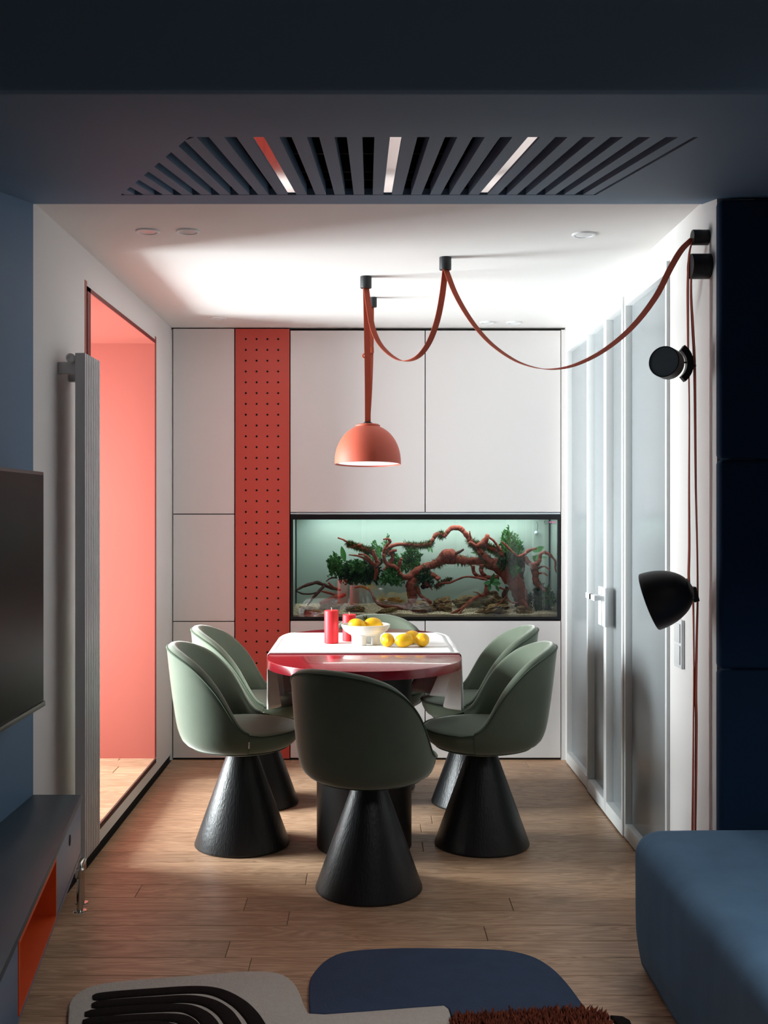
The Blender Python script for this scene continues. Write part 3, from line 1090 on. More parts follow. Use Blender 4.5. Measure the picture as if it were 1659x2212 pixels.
D2 = drift('slender red driftwood arch reaching over the aquarium middle', *RC(650, 520))
o, P, rr = branch(D2, RC, [(-425, 710, 24), (-345, 600, 20), (-335, 520, 20), (-390, 470, 20), (-350, 430, 20), (-260, 405, 21), (-150, 408, 20),
                           (-50, 418, 20), (40, 410, 21), (95, 405, 22), (130, 360, 24), (165, 300, 26), (215, 288, 22), (265, 306, 22),
                           (305, 262, 25), (340, 222, 28), (400, 212, 31), (450, 222, 31), (500, 268, 31), (545, 335, 30), (595, 395, 28),
                           (650, 455, 32), (720, 535, 42), (810, 625, 48)], 6.2, 6.22, n=12, seed=21)
MOSS += [(P[i], rr[i], D2) for i in list(range(14, 24)) + list(range(40, 68)) + list(range(82, 90)) + list(range(136, 160))]
branch(D2, RC, [(560, 255, 7), (562, 290, 10), (575, 335, 12)], 6.19, 6.2, seed=22)
branch(D2, RC, [(560, 385, 18), (600, 405, 20), (640, 440, 20)], 6.18, 6.2, seed=23)
branch(D2, RC, [(640, 430, 26), (735, 370, 36), (768, 298, 26)], 6.2, 6.19, seed=24, n=12)
branch(D2, RC, [(765, 312, 12), (830, 360, 14), (880, 420, 14), (925, 490, 15), (965, 570, 18)], 6.19, 6.22, seed=25)
o, P, rr = branch(D2, RC, [(650, 400, 28), (760, 430, 30), (860, 480, 32), (935, 530, 32)], 6.22, 6.22, seed=26)
MOSS += [(P[i], rr[i], D2) for i in range(len(P))] * 2

D3 = drift('twisted red driftwood with finger branches on the left of the aquarium', *LC(1400, 1150))
U = lambda *a, **k: branch(D3, LC, *a, **k)
o, P, rr = U([(550, 340, 7), (620, 366, 12), (690, 406, 14), (780, 442, 20), (900, 482, 28), (945, 505, 22), (985, 565, 16), (1022, 655, 15)],
             6.17, 6.2, seed=31)
MOSS += [(P[i], rr[i], D3) for i in range(13, 32)] * 2
U([(660, 450, 9), (740, 450, 14), (825, 425, 20)], 6.17, 6.18, seed=32)
U([(685, 545, 5), (780, 556, 12), (860, 582, 14), (940, 632, 18), (1000, 672, 22), (1012, 760, 22), (990, 850, 14)], 6.15, 6.2, seed=33)
U([(798, 535, 11), (880, 550, 12), (930, 592, 12), (962, 632, 12)], 6.16, 6.17, seed=34)
U([(975, 488, 11), (1000, 560, 16), (1032, 642, 18), (1008, 700, 18)], 6.15, 6.18, seed=35)
U([(1076, 585, 12), (1070, 640, 15), (1018, 695, 16)], 6.14, 6.16, 'driftwood_dark', seed=36)
U([(1098, 360, 12), (1150, 354, 14), (1176, 388, 17), (1130, 442, 18), (1104, 505, 19), (1106, 585, 20), (1140, 652, 22), (1222, 682, 24),
   (1270, 735, 28), (1310, 800, 34), (1400, 812, 44), (1530, 720, 44), (1640, 665, 40)], 6.15, 6.24, seed=37, n=12)
U([(1312, 588, 16), (1292, 650, 18), (1262, 735, 20)], 6.16, 6.18, seed=38)
U([(1148, 548, 11), (1182, 508, 14), (1255, 490, 16)], 6.18, 6.19, seed=39)
U([(1460, 800, 66), (1430, 950, 64), (1445, 1060, 54), (1425, 1130, 38), (1350, 1170, 28), (1200, 1166, 24), (1080, 1150, 22), (1000, 1092, 20),
   (958, 1005, 13)], 6.24, 6.14, seed=40, n=14)
U([(1490, 880, 22), (1520, 1000, 22), (1560, 1052, 21), (1625, 1092, 24), (1665, 1115, 16)], 6.22, 6.16, seed=41)
branch(D3, RC, [(60, 740, 40), (150, 770, 36), (210, 815, 30)], 6.24, 6.2, seed=42)
branch(D3, RC, [(40, 850, 30), (90, 880, 14), (130, 935, 6)], 6.22, 6.2, seed=43)
branch(D3, RC, [(0, 780, 60), (60, 860, 50), (20, 900, 30)], 6.24, 6.24, 'driftwood_dark', seed=44)

D4 = drift('dark thin driftwood root lying in the left corner of the aquarium', *LC(300, 1100))
V = lambda *a, **k: branch(D4, LC, *a, mat='driftwood_dark', **k)
V([(45, 972, 9), (150, 920, 17), (290, 878, 22), (380, 902, 22), (480, 942, 20), (580, 965, 14)], 6.16, 6.24, seed=51)
V([(45, 975, 7), (130, 1010, 10), (230, 1012, 10), (320, 990, 12)], 6.16, 6.2, seed=52)
V([(190, 1145, 7), (240, 1080, 14), (310, 1000, 18), (385, 920, 18)], 6.14, 6.2, seed=53)
V([(410, 862, 5), (470, 822, 10), (545, 820, 9)], 6.2, 6.24, seed=54)
branch(D4, LC, [(340, 1125, 24), (500, 1065, 30), (640, 1020, 22)], 6.15, 6.22, seed=55)
branch(D4, LC, [(360, 980, 10), (450, 1000, 16), (560, 1040, 18)], 6.18, 6.2, seed=56)
branch(D4, LC, [(440, 880, 12), (500, 930, 12), (560, 950, 10)], 6.15, 6.18, seed=57)
branch(D4, LC, [(750, 935, 12), (840, 925, 14), (920, 960, 16), (960, 1010, 14)], 6.15, 6.18, seed=58)

# moss tufts on the wood: one object, nobody could count the strands
vs, fs = [], []
rm = random.Random(5)
for (p, r, par) in MOSS:
    for q in range(60):
        a = rm.uniform(0, 2 * PI)
        dr = Vector((math.cos(a), rm.uniform(-0.9, 0.3), math.sin(a) + rm.choice((0.25, -0.5)))).normalized()
        b0 = p + dr * r * rm.uniform(0.5, 1.0) + Vector((rm.uniform(-.01, .01), 0, rm.uniform(-.006, .006)))
        L_ = rm.uniform(0.006, 0.024)
        tip = b0 + dr * L_ + Vector((rm.uniform(-.006, .006), 0, rm.uniform(-.012, .004)))
        sd = dr.cross(Vector((rm.random(), rm.random(), rm.random()))).normalized() * rm.uniform(0.001, 0.0026)
        k = len(vs)
        vs += [b0 - sd, b0 + sd, tip]
        fs.append((k, k + 1, k + 2))
o = from_py('moss', vs, fs, 'moss_green', recalc=False)
tag(o, 'fringes of dark green moss growing on the aquarium driftwood', 'moss', kind='stuff')


# --- plants
def leaf(vs, fs, p, dr, nn, L_, W_):
    dr = dr.normalized()
    sd = dr.cross(nn).normalized()
    k = len(vs)
    up = sd.cross(dr).normalized()
    vs += [p, p + dr * L_ * 0.45 + sd * W_ * 0.5 + up * W_ * 0.12, p + dr * L_, p + dr * L_ * 0.45 - sd * W_ * 0.5 + up * W_ * 0.12,
           p + dr * L_ * 0.5 - up * W_ * 0.08]
    fs += [(k, k + 1, k + 4), (k + 1, k + 2, k + 4), (k + 2, k + 3, k + 4), (k + 3, k, k + 4)]


def fern(cx, cy, w, h, label, mat='fern_green', stems=12, lf=16, ll=4.5, lw=1.8, d=6.24, seed=0, droop=0.0):
    """cx, cy: foot of the plant in photograph pixels; w, h spread; ll, lw leaf size in pixels"""
    stems, ll, lw = int(stems * 1.6), ll * 1.25, lw * 1.55
    r = random.Random(seed)
    s = d / FOC
    foot = at(cx, cy, d)
    t = thing('aquatic_plant', foot, label, 'plant', 'plants in the aquarium')
    vs, fs, sv_, sf_ = [], [], [], []
    for i in range(stems):
        f = (i + 0.5) / stems * 2 - 1
        top = foot + Vector((f * w / 2 * s * r.uniform(.6, 1.05), r.uniform(-.05, .05), h * s * (1 - 0.45 * abs(f) - r.uniform(0, .25)) - droop * s * abs(f)))
        base = foot + Vector((r.uniform(-.5, .5) * w * 0.75 * s, r.uniform(-.03, .03), r.uniform(-0.12, 0.22) * h * s))
        mid = base.lerp(top, 0.5) + Vector((f * w * 0.08 * s + r.uniform(-.01, .01), r.uniform(-.015, .015), h * s * 0.12))
        P = [Vector(q) for q in smooth_path([base, mid, top], 6)]
        for q in P:
            q.y = min(max(q.y, ay0 + 0.035), ay1 - 0.02)
        tv, tf = tube_vf(P, [0.0012] * len(P), 4)
        b = len(sv_)
        sv_ += tv
        sf_ += [tuple(b + q for q in g) for g in tf]
        for j in range(lf):
            u = 0.02 + 0.98 * j / lf
            g = u * (len(P) - 1)
            a = int(min(g, len(P) - 2))
            p = P[a].lerp(P[a + 1], g - a)
            tg = (P[a + 1] - P[a]).normalized()
            ang = r.uniform(0, 2 * PI)
            side = Vector((math.cos(ang), 0.6 * math.sin(ang), r.uniform(-.2, .4)))
            dr = (tg * 0.7 + side * r.uniform(.6, 1.1))
            leaf(vs, fs, p, dr, Vector((r.uniform(-.4, .4), -1, r.uniform(-.5, .5))), ll * s * r.uniform(.6, 1.25), lw * s * r.uniform(.7, 1.2))
    from_py('foliage', vs, fs, mat, t, recalc=False)
    from_py('stem', sv_, sf_, mat, t, recalc=False)
    return t


def LCp(x, y):
    return LC(x, y)


fern(*LC(520, 800), 44, 54, 'bushy dark green plant at the far left of the aquarium', 'fern_green', 18, 22, 6, 2.2, 6.24, 1)
fern(*LC(700, 880), 60, 50, 'dark bushy plant behind the taller candle reflection in the aquarium', 'fern_dark', 26, 26, 6, 2.4, 6.27, 2)
fern(*LC(900, 880), 70, 60, 'dense dark plant mass under the finger branches in the aquarium', 'fern_dark', 30, 26, 6, 2.4, 6.28, 3)
fern(*LC(780, 760), 44, 30, 'mid green tuft in front of the dark plant mass, left in the aquarium', 'fern_green', 14, 18, 6, 2.2, 6.2, 4)
fern(*LC(1000, 640), 50, 52, 'airy light green plant standing behind the moss covered branch', 'fern_green', 14, 18, 5, 1.7, 6.3, 5)
fern(*LC(1150, 560), 26, 54, 'thin feathery plant beside the hooked red branch', 'fern_green', 5, 14, 4.5, 1.6, 6.32, 6)
fern(*LC(1430, 740), 56, 66, 'bright green upright plant in the middle of the aquarium', 'fern_green', 22, 24, 5.5, 1.9, 6.28, 7)
fern(*LC(1180, 900), 60, 46, 'drooping green plant below the hooked red branch', 'fern_green', 24, 22, 5.5, 2.0, 6.18, 8, 20)
fern(*LC(1240, 760), 40, 44, 'small green plant between the hooked branch and the arch', 'fern_green', 14, 18, 5, 1.9, 6.26, 81, 4)
fern(*LC(1580, 830), 50, 30, 'dark drooping root tuft under the trunk in the aquarium middle', 'fern_dark', 22, 16, 6, 1.0, 6.2, 9, 36)
fern(*RC(1000, 620), 52, 84, 'tall feathery green plant rising right of the arch', 'fern_green', 18, 30, 5, 1.8, 6.3, 10)
fern(*RC(1090, 620), 40, 66, 'second tall feathery plant close to the right branches', 'fern_green', 12, 26, 5, 1.8, 6.31, 11)
fern(*RC(1020, 700), 60, 40, 'dark green clump on top of the thick trunk', 'fern_dark', 20, 20, 6, 2.2, 6.2, 12)
fern(*RC(1380, 1180), 60, 64, 'large dark bushy plant in the right corner of the aquarium', 'fern_dark', 30, 28, 6, 2.0, 6.2, 13)
fern(*RC(1460, 1120), 36, 46, 'green sprigs at the right edge of the aquarium', 'fern_green', 12, 20, 5, 1.6, 6.17, 14)
fern(*RC(1080, 780), 24, 30, 'small green plant hanging on the trunk, right half of the aquarium', 'fern_green', 10, 12, 6, 2.4, 6.17, 15)


def broad(cx, cy, label, leaves, mat='fern_green', d=6.17):
    t = thing('broad_leaf_plant', at(cx, cy, d), label, 'plant', 'plants in the aquarium')
    for (x0, y0, x1, y1, w) in leaves:
        a, b = at(x0, y0, d), at(x1, y1, d - 0.02)
        dr = b - a
        L_ = dr.length
        dr.normalize()
        nn = Vector((0.2, -1, 0.35)).normalized()
        sd = dr.cross(nn).normalized()
        up = sd.cross(dr)
        vs, fs = [], []
        n = 8
        for i in range(n + 1):
            u = i / n
            ww = w * d / FOC * 0.5 * math.sin(PI * min(1, u * 0.96 + 0.04)) ** 0.8
            c = a + dr * L_ * u - up * 0.006 * u * u
            vs += [c - sd * ww + up * 0.002, c, c + sd * ww + up * 0.002]
        for i in range(n):
            for k in (0, 1):
                fs.append((i * 3 + k, i * 3 + k + 1, i * 3 + k + 4, i * 3 + k + 3))
        from_py('leaf', vs, fs, mat, t, smooth=True)
    return t


q = lambda *a: RC(*a)
broad(*q(800, 880), 'plant with broad oval green leaves on the forked root', [
    (*q(800, 870), *q(845, 740), 9), (*q(805, 850), *q(920, 860), 12), (*q(790, 860), *q(785, 945), 9), (*q(800, 840), *q(725, 860), 8),
    (*q(860, 880), *q(900, 950), 7), (*q(830, 830), *q(900, 815), 8)])
broad(*q(1330, 520), 'broad leaved plant behind the curved branch at the right of the aquarium', [
    (*q(1290, 490), *q(1425, 435), 12), (*q(1300, 560), *q(1370, 560), 14), (*q(1330, 600), *q(1290, 540), 12), (*q(1390, 560), *q(1445, 555), 6)],
    'fern_green', 6.26)
broad(*q(1100, 680), 'pair of broad green leaves on the thick trunk', [(*q(1110, 660), *q(1095, 750), 8), (*q(1090, 680), *q(1140, 670), 7)], 'fern_green', 6.14)
LL = lambda x, y: LC(x, y)
broad(*LL(625, 640), 'single upright broad leaf at the left of the aquarium', [(*LL(635, 630), *LL(597, 440), 12)], 'fern_green', 6.26)
broad(*q(110, 470), 'few green leaves hanging below the mossy arch', [(*q(85, 440), *q(90, 495), 4), (*q(110, 450), *q(130, 500), 5)], 'fern_green', 6.18)
broad(*q(610, 505), 'small pale green leaf drifting in the middle of the aquarium', [(*q(570, 502), *q(650, 510), 3)], 'fern_green', 6.2)

# cable and suction cup
cb = thing('aquarium_cable', at(*q(1335, 270), 6.3), 'thin dark cable with a clear suction cup in the upper right of the aquarium', 'cable')
tube('wire', smooth_path([at(*q(1335, 140), 6.3), at(*q(1347, 190), 6.3), at(*q(1338, 260), 6.3)], 5), 0.0012, 'tank_frame', cb, 6)
lathe('suction_cup', [(0.012, 0), (0.010, 0.004), (0.004, 0.008), (0.0005, 0.009)], 'tank_lid', cb, at(*q(1330, 272), 6.34), (0, -1, 0), 20)

# ================================================================== TABLE
TX, TZ = -0.02, 0.775
TY0, TY1, TW = 4.185, 5.70, 0.408
CY0, CY1 = TY0 + TW, TY1 - TW


def stadium(w, y0, y1, n=40):
    c0, c1 = y0 + w, y1 - w
    out = []
    for i in range(n + 1):
        a = PI + PI * i / n
        out.append((TX + w * math.cos(a), c0 + w * math.sin(a)))
    for i in range(n + 1):
        a = PI * i / n
        out.append((TX + w * math.cos(a), c1 + w * math.sin(a)))
    return out


tb = thing('dining_table', (TX, (TY0 + TY1) / 2, 0), 'glossy red oval dining table on black drum pedestals', 'table')
prism('table_top', stadium(TW, TY0, TY1), TZ - 0.036, TZ, 'red_lacquer', tb, 0.003, 2)
for y in (4.545, 5.31):
    lathe('pedestal', [(0.194, 0.0), (0.197, 0.004), (0.197, TZ - 0.037)], 'black_drum', tb, (TX, y, 0), n=64, angle=50)

# runner draped across the table
ry0, ry1 = 4.684, 5.465
rn = thing('table_runner', (TX, (ry0 + ry1) / 2, TZ), 'white linen runner draped across the red table', 'runner')


def edge_w(y):
    if y < CY0:
        return math.sqrt(max(0, TW ** 2 - (CY0 - y) ** 2))
    if y > CY1:
        return math.sqrt(max(0, TW ** 2 - (y - CY1) ** 2))
    return TW


ns = 44
rows = []
for side in (-1, 1):
    pass


def drape(side):
    cols = []
    for j in range(ns + 1):
        u = j / ns
        y = ry0 + (ry1 - ry0) * u
        ew = edge_w(y) + 0.004
        col = [(TX + side * (ew - 0.03), y, TZ + 0.003), (TX + side * (ew - 0.006), y, TZ + 0.003), (TX + side * (ew + 0.003), y, TZ - 0.003)]
        for k in range(1, 15):
            v = k / 14
            z = TZ - 0.003 - v * (0.258 + 0.010 * math.sin(u * 9))
            fold = math.sin(u * 2 * PI * 2.6 + 0.6) * 0.034 * v ** 0.8
            pull = (0.012 * v if side < 0 else 0.012 * v + 0.13 * (u ** 1.6) * v ** 1.2)
            yc = y - (u - 0.5) * 0.26 * v ** 0.9 if side < 0 else y - (u - 0.45) * 0.22 * v
            col.append((TX + side * (ew + 0.004 - pull + fold * (1.0 if side > 0 else 0.8)), yc, z))
        cols.append(col)
    m = len(cols[0])
    vs = [p for c in cols for p in c]
    fs = [(a * m + b, (a + 1) * m + b, (a + 1) * m + b + 1, a * m + b + 1) for a in range(ns) for b in range(m - 1)]
    o = from_py('hanging_end', vs, fs, 'linen_under' if False else 'linen', rn, smooth=True)
    md = o.modifiers.new('thick', 'SOLIDIFY')
    md.thickness = 0.002
    md.offset = 0
    return o


vs, fs = [], []
nx_ = 40
for j in range(ns + 1):
    y = ry0 + (ry1 - ry0) * j / ns
    ew = edge_w(y) - 0.02
    for i in range(nx_ + 1):
        x = TX + ew * (2 * i / nx_ - 1)
        z = TZ + 0.0035 + 0.0014 * noise.noise(Vector((x * 6, y * 6, 0)))
        if j == 0 or j == ns:
            z = TZ + 0.002
        vs.append((x, y, z))
fs = [(a * (nx_ + 1) + b, (a + 1) * (nx_ + 1) + b, (a + 1) * (nx_ + 1) + b + 1, a * (nx_ + 1) + b + 1) for a in range(ns) for b in range(nx_)]
o = from_py('runner_top', vs, fs, 'linen', rn, smooth=True)
md = o.modifiers.new('thick', 'SOLIDIFY')
md.thickness = 0.003
md.offset = 0
tube('folded_hem', [(TX + edge_w(ry0) * (2 * i / 30 - 1), ry0 + 0.001, TZ + 0.0045) for i in range(31)], 0.0042, 'linen', rn, 8)
drape(-1)
drape(1)

TT = TZ + 0.0058      # top of the runner


# ------------------------------------------------------------------ things on the table
def on_t(px, py):
    return on_z(px, py, TT)


def candle(px, py, rpx, hpx, label):
    b = on_t(px, py)
    d = b.y
    r, h = rpx * d / FOC, hpx * d / FOC
    t = thing('pillar_candle', (b.x, b.y, TT), label, 'candle', 'red pillar candles')
    wx = lathe('wax', [(r - 0.002, 0), (r, 0.002), (r, h - 0.003), (r - 0.003, h), (r - 0.008, h - 0.0015), (0.001, h - 0.004)], 'candle_wax', t,
          (b.x, b.y, TT), n=40, close=False)
    tube('wick', smooth_path([(b.x, b.y, TT + h - 0.004), (b.x + 0.001, b.y, TT + h + 0.006), (b.x - 0.002, b.y, TT + h + 0.012)], 3), 0.0011,
         'wick', wx, 6)


candle(716, 1389, 15.3, 71, 'taller red pillar candle on the white runner')
candle(754.5, 1384, 14.5, 57, 'shorter red pillar candle behind the white bowl')

# footed bowl
bc = on_t(790, 1391)
bw = thing('footed_bowl', (bc.x, bc.y, TT), 'white ceramic bowl on thick feet holding two lemons', 'bowl')
br = 0.112
prof_o = [(0.001, 0.036), (0.045, 0.037), (0.075, 0.046), (0.098, 0.062), (0.110, 0.080), (br, 0.090)]
prof_i = [(br - 0.004, 0.091), (0.104, 0.080), (0.092, 0.065), (0.070, 0.052), (0.040, 0.044), (0.001, 0.043)]
lathe('bowl_body', prof_o + prof_i, 'ceramic', bw, (bc.x, bc.y, TT), n=64, close=False, scale=(1, 0.9, 1))
for a in (-110, -20, 70, 160):
    lathe('foot', [(0.018, 0), (0.0195, 0.002), (0.0195, 0.030), (0.024, 0.045)], 'ceramic', bw,
          (bc.x + 0.048 * math.cos(R(a)), bc.y + 0.048 * math.sin(R(a)), TT), n=28)


def lemon(c, axis, L_, r, label, tip=1.0):
    t = []
    for i in range(15):
        u = i / 14
        z = (u - 0.5) * L_
        w = r * math.sqrt(max(0, 1 - (2 * u - 1) ** 2)) ** 0.92
        if u > 0.9:
            w = max(w * 0.9, r * 0.22 * tip * (1 - (u - 0.9) * 6))
        t.append((max(w, 0.0006), z + (0.004 * tip if u > 0.95 else 0)))
    o = lathe('lemon', t, 'lemon', None, (0, 0, 0), axis, n=32, close=True)
    o.location = c
    tag(o, label, 'lemon', 'lemons')
    return o


s49 = 4.93 / FOC


def lem(px, py_bottom, rpx, axis, lpx, label):
    b = on_t(px, py_bottom - rpx * 0.35)
    r = rpx * b.y / FOC
    return lemon(Vector((b.x, b.y, TT + r * 0.98)), axis, lpx * b.y / FOC, r, label)


lem(837, 1402, 14.8, (0.1, -1, 0.0), 34, 'lemon facing end-on, right beside the white bowl')
lem(890, 1396, 14.6, (1, 0.5, 0.05), 36, 'lemon half hidden behind the lemon with the pointed tip')
lem(873, 1403, 14.8, (-1, -0.25, -0.12), 42, 'lemon with a pointed tip lying nearest the table front')
lem(912, 1402, 15.0, (0.35, -1, 0.1), 35, 'round lemon farthest right on the runner')
l5 = lemon(Vector((bc.x - 0.040, bc.y - 0.012, TT + 0.086)), (1, -0.2, -0.1), 0.084, 0.031, 'left lemon inside the white bowl')
l6 = lemon(Vector((bc.x + 0.034, bc.y + 0.006, TT + 0.088)), (1, 0.2, -0.05), 0.086, 0.032, 'right lemon inside the white bowl')
# leaf belonging to the right lemon
vs, fs = [], []
leaf_p = Vector((-0.034, 0.004, 0.018))
for (dx, dz, w) in ((-0.012, 0.024, 0.012), (0.004, 0.026, 0.012)):
    leaf(vs, fs, leaf_p, Vector((dx, -0.006, dz)), Vector((0.3, -1, 0.2)), 0.028, w)
lf_ = from_py('leaf', vs, fs, 'lemon_leaf', None)
lf_.parent = l6

# ================================================================== CHAIRS
TH = np.radians([0, 15, 30, 45, 55, 65, 75, 82, 88, 93, 98, 104, 112, 125, 150, 180])
HR = np.array([.842, .838, .824, .798, .770, .730, .678, .628, .580, .545, .520, .508, .502, .499, .497, .497])
_f = np.linspace(0, PI, 721)
_h = np.interp(_f, TH, HR)
_ker = np.exp(-0.5 * (np.arange(-40, 41) / 14.0) ** 2)
_ker /= _ker.sum()
_hp = np.concatenate([_h[40:0:-1], _h, _h[-2:-42:-1]])
_hs = np.convolve(_hp, _ker, 'valid')


def rim(th):
    a = abs((th + PI) % (2 * PI) - PI)
    return float(np.interp(a, _f, _hs))


ZB = 0.405
PZ = np.array([.405, .410, .418, .430, .445, .465, .490, .520, .56, .62, .70, .86])
PR = np.array([.168, .196, .216, .234, .247, .257, .263, .266, .268, .270, .271, .270])


def rad_out(z, th):
    c = math.cos(th)
    r = float(np.interp(z, PZ, PR))
    back = max(0.0, c) ** 1.3
    r += back * 0.115 * max(0, z - 0.47)
    r *= 1.0 - 0.035 * (1 - abs(c))
    if c < 0:
        r *= 1 - 0.05 * (-c)
    return r


def cpt(r, th, z):
    # th = 0 at the back (-y), seat faces +y
    return Vector((r * math.sin(th), -r * math.cos(th), z))


SEAM = R(103)


def build_chair():
    root = thing('dining_chair', (0, 0, 0), 'green velvet tub chair on a black cone', 'chair', 'green velvet tub chairs around the table')
    # base cone
    lathe('cone_base', [(0.194, 0.0), (0.197, 0.004), (0.1965, 0.010), (0.058, 0.392), (0.055, 0.400)], 'black_wood', root, n=64, angle=50)
    # lower pan
    lathe('seat_pan', [(0.060, 0.386), (0.120, 0.390), (0.170, 0.402), (0.178, 0.410)], 'green_velvet', root, n=48)
    # seat: bowl and cushion
    n = 96
    prof = [0.407, .412, .420, .432, .447, .466, .484]
    vs, fs = [], []
    for i in range(n):
        th = 2 * PI * i / n
        col = [cpt(rad_out(z, th) - 0.003, th, z) for z in prof]
        ro = rad_out(0.485, th) - 0.004
        for (f, z) in ((0.995, .490), (0.97, .4945), (0.90, .499), (0.78, .504), (0.6, .508), (0.4, .510), (0.2, .511)):
            col.append(cpt(ro * f, th, z))
        vs += col
    m = len(prof) + 7
    vs.append(Vector((0, 0, 0.5112)))
    for i in range(n):
        j = (i + 1) % n
        for k in range(m - 1):
            fs.append((i * m + k, j * m + k, j * m + k + 1, i * m + k + 1))
        fs.append((i * m + m - 1, j * m + m - 1, n * m))
    seat = from_py('seat', vs, fs, 'green_velvet', root, smooth=True)
    # backrest shell
    na = 110
    T_ = 0.046
    vs, fs = [], []
    mm = 0
    for i in range(na + 1):
        th = -SEAM + 2 * SEAM * i / na
        hr = rim(th)
        e = min(1.0, (SEAM - abs(th)) / R(14))
        tt = T_ * (0.35 + 0.65 * math.sin(e * PI / 2))
        col = []
        top = hr - tt * 0.5
        for k in range(15):
            u = k / 14
            z = ZB + (top - ZB) * (u ** 1.5 if u < 1 else 1)
            col.append(cpt(rad_out(z, th), th, z))
        rt = rad_out(top, th)
        for k in range(1, 8):
            a = PI * k / 8
            col.append(cpt(rt - tt / 2 + tt / 2 * math.cos(a), th, top + tt / 2 * math.sin(a)))
        zi = 0.480
        for k in range(0, 10):
            u = k / 9
            z = top + (zi - top) * u
            puff = 0.012 * math.sin(PI * min(1, u)) * e
            col.append(cpt(rad_out(z, th) - tt - puff, th, z))
        mm = len(col)
        vs += col
    for i in range(na):
        for k in range(mm - 1):
            fs.append((i * mm + k, (i + 1) * mm + k, (i + 1) * mm + k + 1, i * mm + k + 1))
    fs.append(tuple(range(mm)))
    fs.append(tuple(na * mm + k for k in range(mm)))
    bkr = from_py('backrest', vs, fs, 'green_velvet', root, smooth=True, angle=70)
    # piping: rim of the back, then the front edge of the seat
    pts = []
    N = 220
    for i in range(N + 1):
        th = -PI + 2 * PI * i / N
        if abs(th) < SEAM:
            hr = rim(th)
            e = min(1.0, (SEAM - abs(th)) / R(14))
            tt = T_ * (0.35 + 0.65 * math.sin(e * PI / 2))
            z = hr - tt * 0.32
            r = rad_out(hr - tt * 0.5, th) - 0.0004
        else:
            z = 0.490 + 0.009 * max(0, 1 - (abs(th) - SEAM) / R(12))
            r = rad_out(0.485, th) - 0.002
        pts.append(cpt(r, th, z))
    tube('piping', pts, 0.0042, 'green_piping', bkr, 7)
    # seam line around the underside
    pts = [cpt(rad_out(0.413, 2 * PI * i / 96) + 0.0005, 2 * PI * i / 96, 0.413) for i in range(97)]
    tube('lower_piping', pts, 0.0026, 'green_piping', seat, 6)
    for s in (-1, 1):
        pts = [cpt(rad_out(z, s * SEAM) + 0.0004, s * SEAM, z) for z in (0.415, 0.43, 0.45, 0.47, 0.49)]
        tube('side_seam', pts, 0.0014, 'green_piping', seat, 5)
    # small fabric label on the right-hand seam
    p0, p1 = cpt(rad_out(.475, SEAM) + 0.001, SEAM, 0.475), cpt(rad_out(.447, SEAM) + 0.001, SEAM, 0.447)
    d_ = cpt(1, SEAM + PI / 2, 0)
    o_ = cpt(0.0012, SEAM, 0)
    w_ = d_ * 0.0028
    from_py('fabric_label', [p0 - w_ + o_, p0 + w_ + o_, p1 + w_ + o_, p1 - w_ + o_, p0 - w_, p0 + w_, p1 + w_, p1 - w_],
            [(0, 1, 2, 3), (4, 5, 6, 7), (0, 1, 5, 4), (2, 3, 7, 6), (0, 3, 7, 4), (1, 2, 6, 5)], 'linen', seat)
    return root


chair = build_chair()
spots = [
    ((0.0, 4.03), -32, 'green velvet chair nearest the camera, its back turned to us'),
    ((-0.530, 4.565), -90, 'green velvet chair on the left of the table, nearer the camera'),
    ((-0.535, 5.21), -90, 'green velvet chair on the left of the table, nearer the cabinets'),
    ((0.472, 4.565), 90, 'green velvet chair on the right of the table, nearer the camera'),
    ((0.495, 5.21), 90, 'green velvet chair on the right of the table, nearer the cabinets'),
    ((0.035, 5.50), 180, 'green velvet chair at the far end of the table below the aquarium'),
]
for i, ((x, y), a, lab) in enumerate(spots):
    c = chair if i == 0 else copy_tree(chair)
    c.location = (x, y, 0)
    c.rotation_euler = (0, 0, R(a))
    c['label'] = lab

# ================================================================== PENDANT LAMP
PD = 4.97
lp = at(794.5, 1003, PD)
LX, LZ = lp.x, lp.z
pl = thing('pendant_lamp', (LX, PD, LZ), 'terracotta dome pendant lamp hanging on looped straps over the table', 'lamp')
Rl = 71.5 * PD / FOC
Hl = 86 * PD / FOC
prof = []
for i in range(19):
    a = PI / 2 * i / 18
    prof.append((Rl * math.cos(a) ** 0.92 if i < 18 else 0.001, 0.012 + (Hl - 0.012) * math.sin(a)))
prof = [(Rl, 0.0)] + [p for p in prof if p[0] > 0.05] + [(0.05, Hl - 0.004), (0.02, Hl - 0.003)]
inner = [(r - 0.003 if r > .01 else r, max(z - 0.003, 0.0)) for r, z in reversed(prof)]
SA = (0, 0.045, 1)
shd = lathe('shade', prof + inner, 'terracotta_shade', pl, (LX, PD, LZ), SA, n=72, close=False, angle=60)
lathe('top_cap', [(0.056, Hl - 0.010), (0.056, Hl - 0.003), (0.05, Hl + 0.001), (0.001, Hl + 0.002)], 'terracotta_shade', shd, (LX, PD, LZ), SA, n=48, close=False)
lathe('diffuser', [(Rl - 0.005, 0.006), (Rl * 0.6, 0.005), (0.001, 0.0045)], 'diffuser', shd, (LX, PD, LZ), SA, n=64, close=False)
lathe('strap_holder', [(0.022, 0), (0.022, 0.006), (0.014, 0.012)], 'black_matte', pl, (LX, PD, LZ + Hl), n=24)


def canopy(px, py_top, wpx, hpx):
    d = (ZC - HC) * FOC / (VY - py_top)
    x = (px - VX) * d / FOC
    r, h = wpx / 2 * d / FOC, hpx * d / FOC
    lathe('ceiling_canopy', [(0.002, -h), (r - 0.001, -h), (r, -h + 0.002), (r, 0.0)], 'charcoal_matte', pl, (x, d, ZC), n=40, angle=40)
    return Vector((x, d, ZC - h))


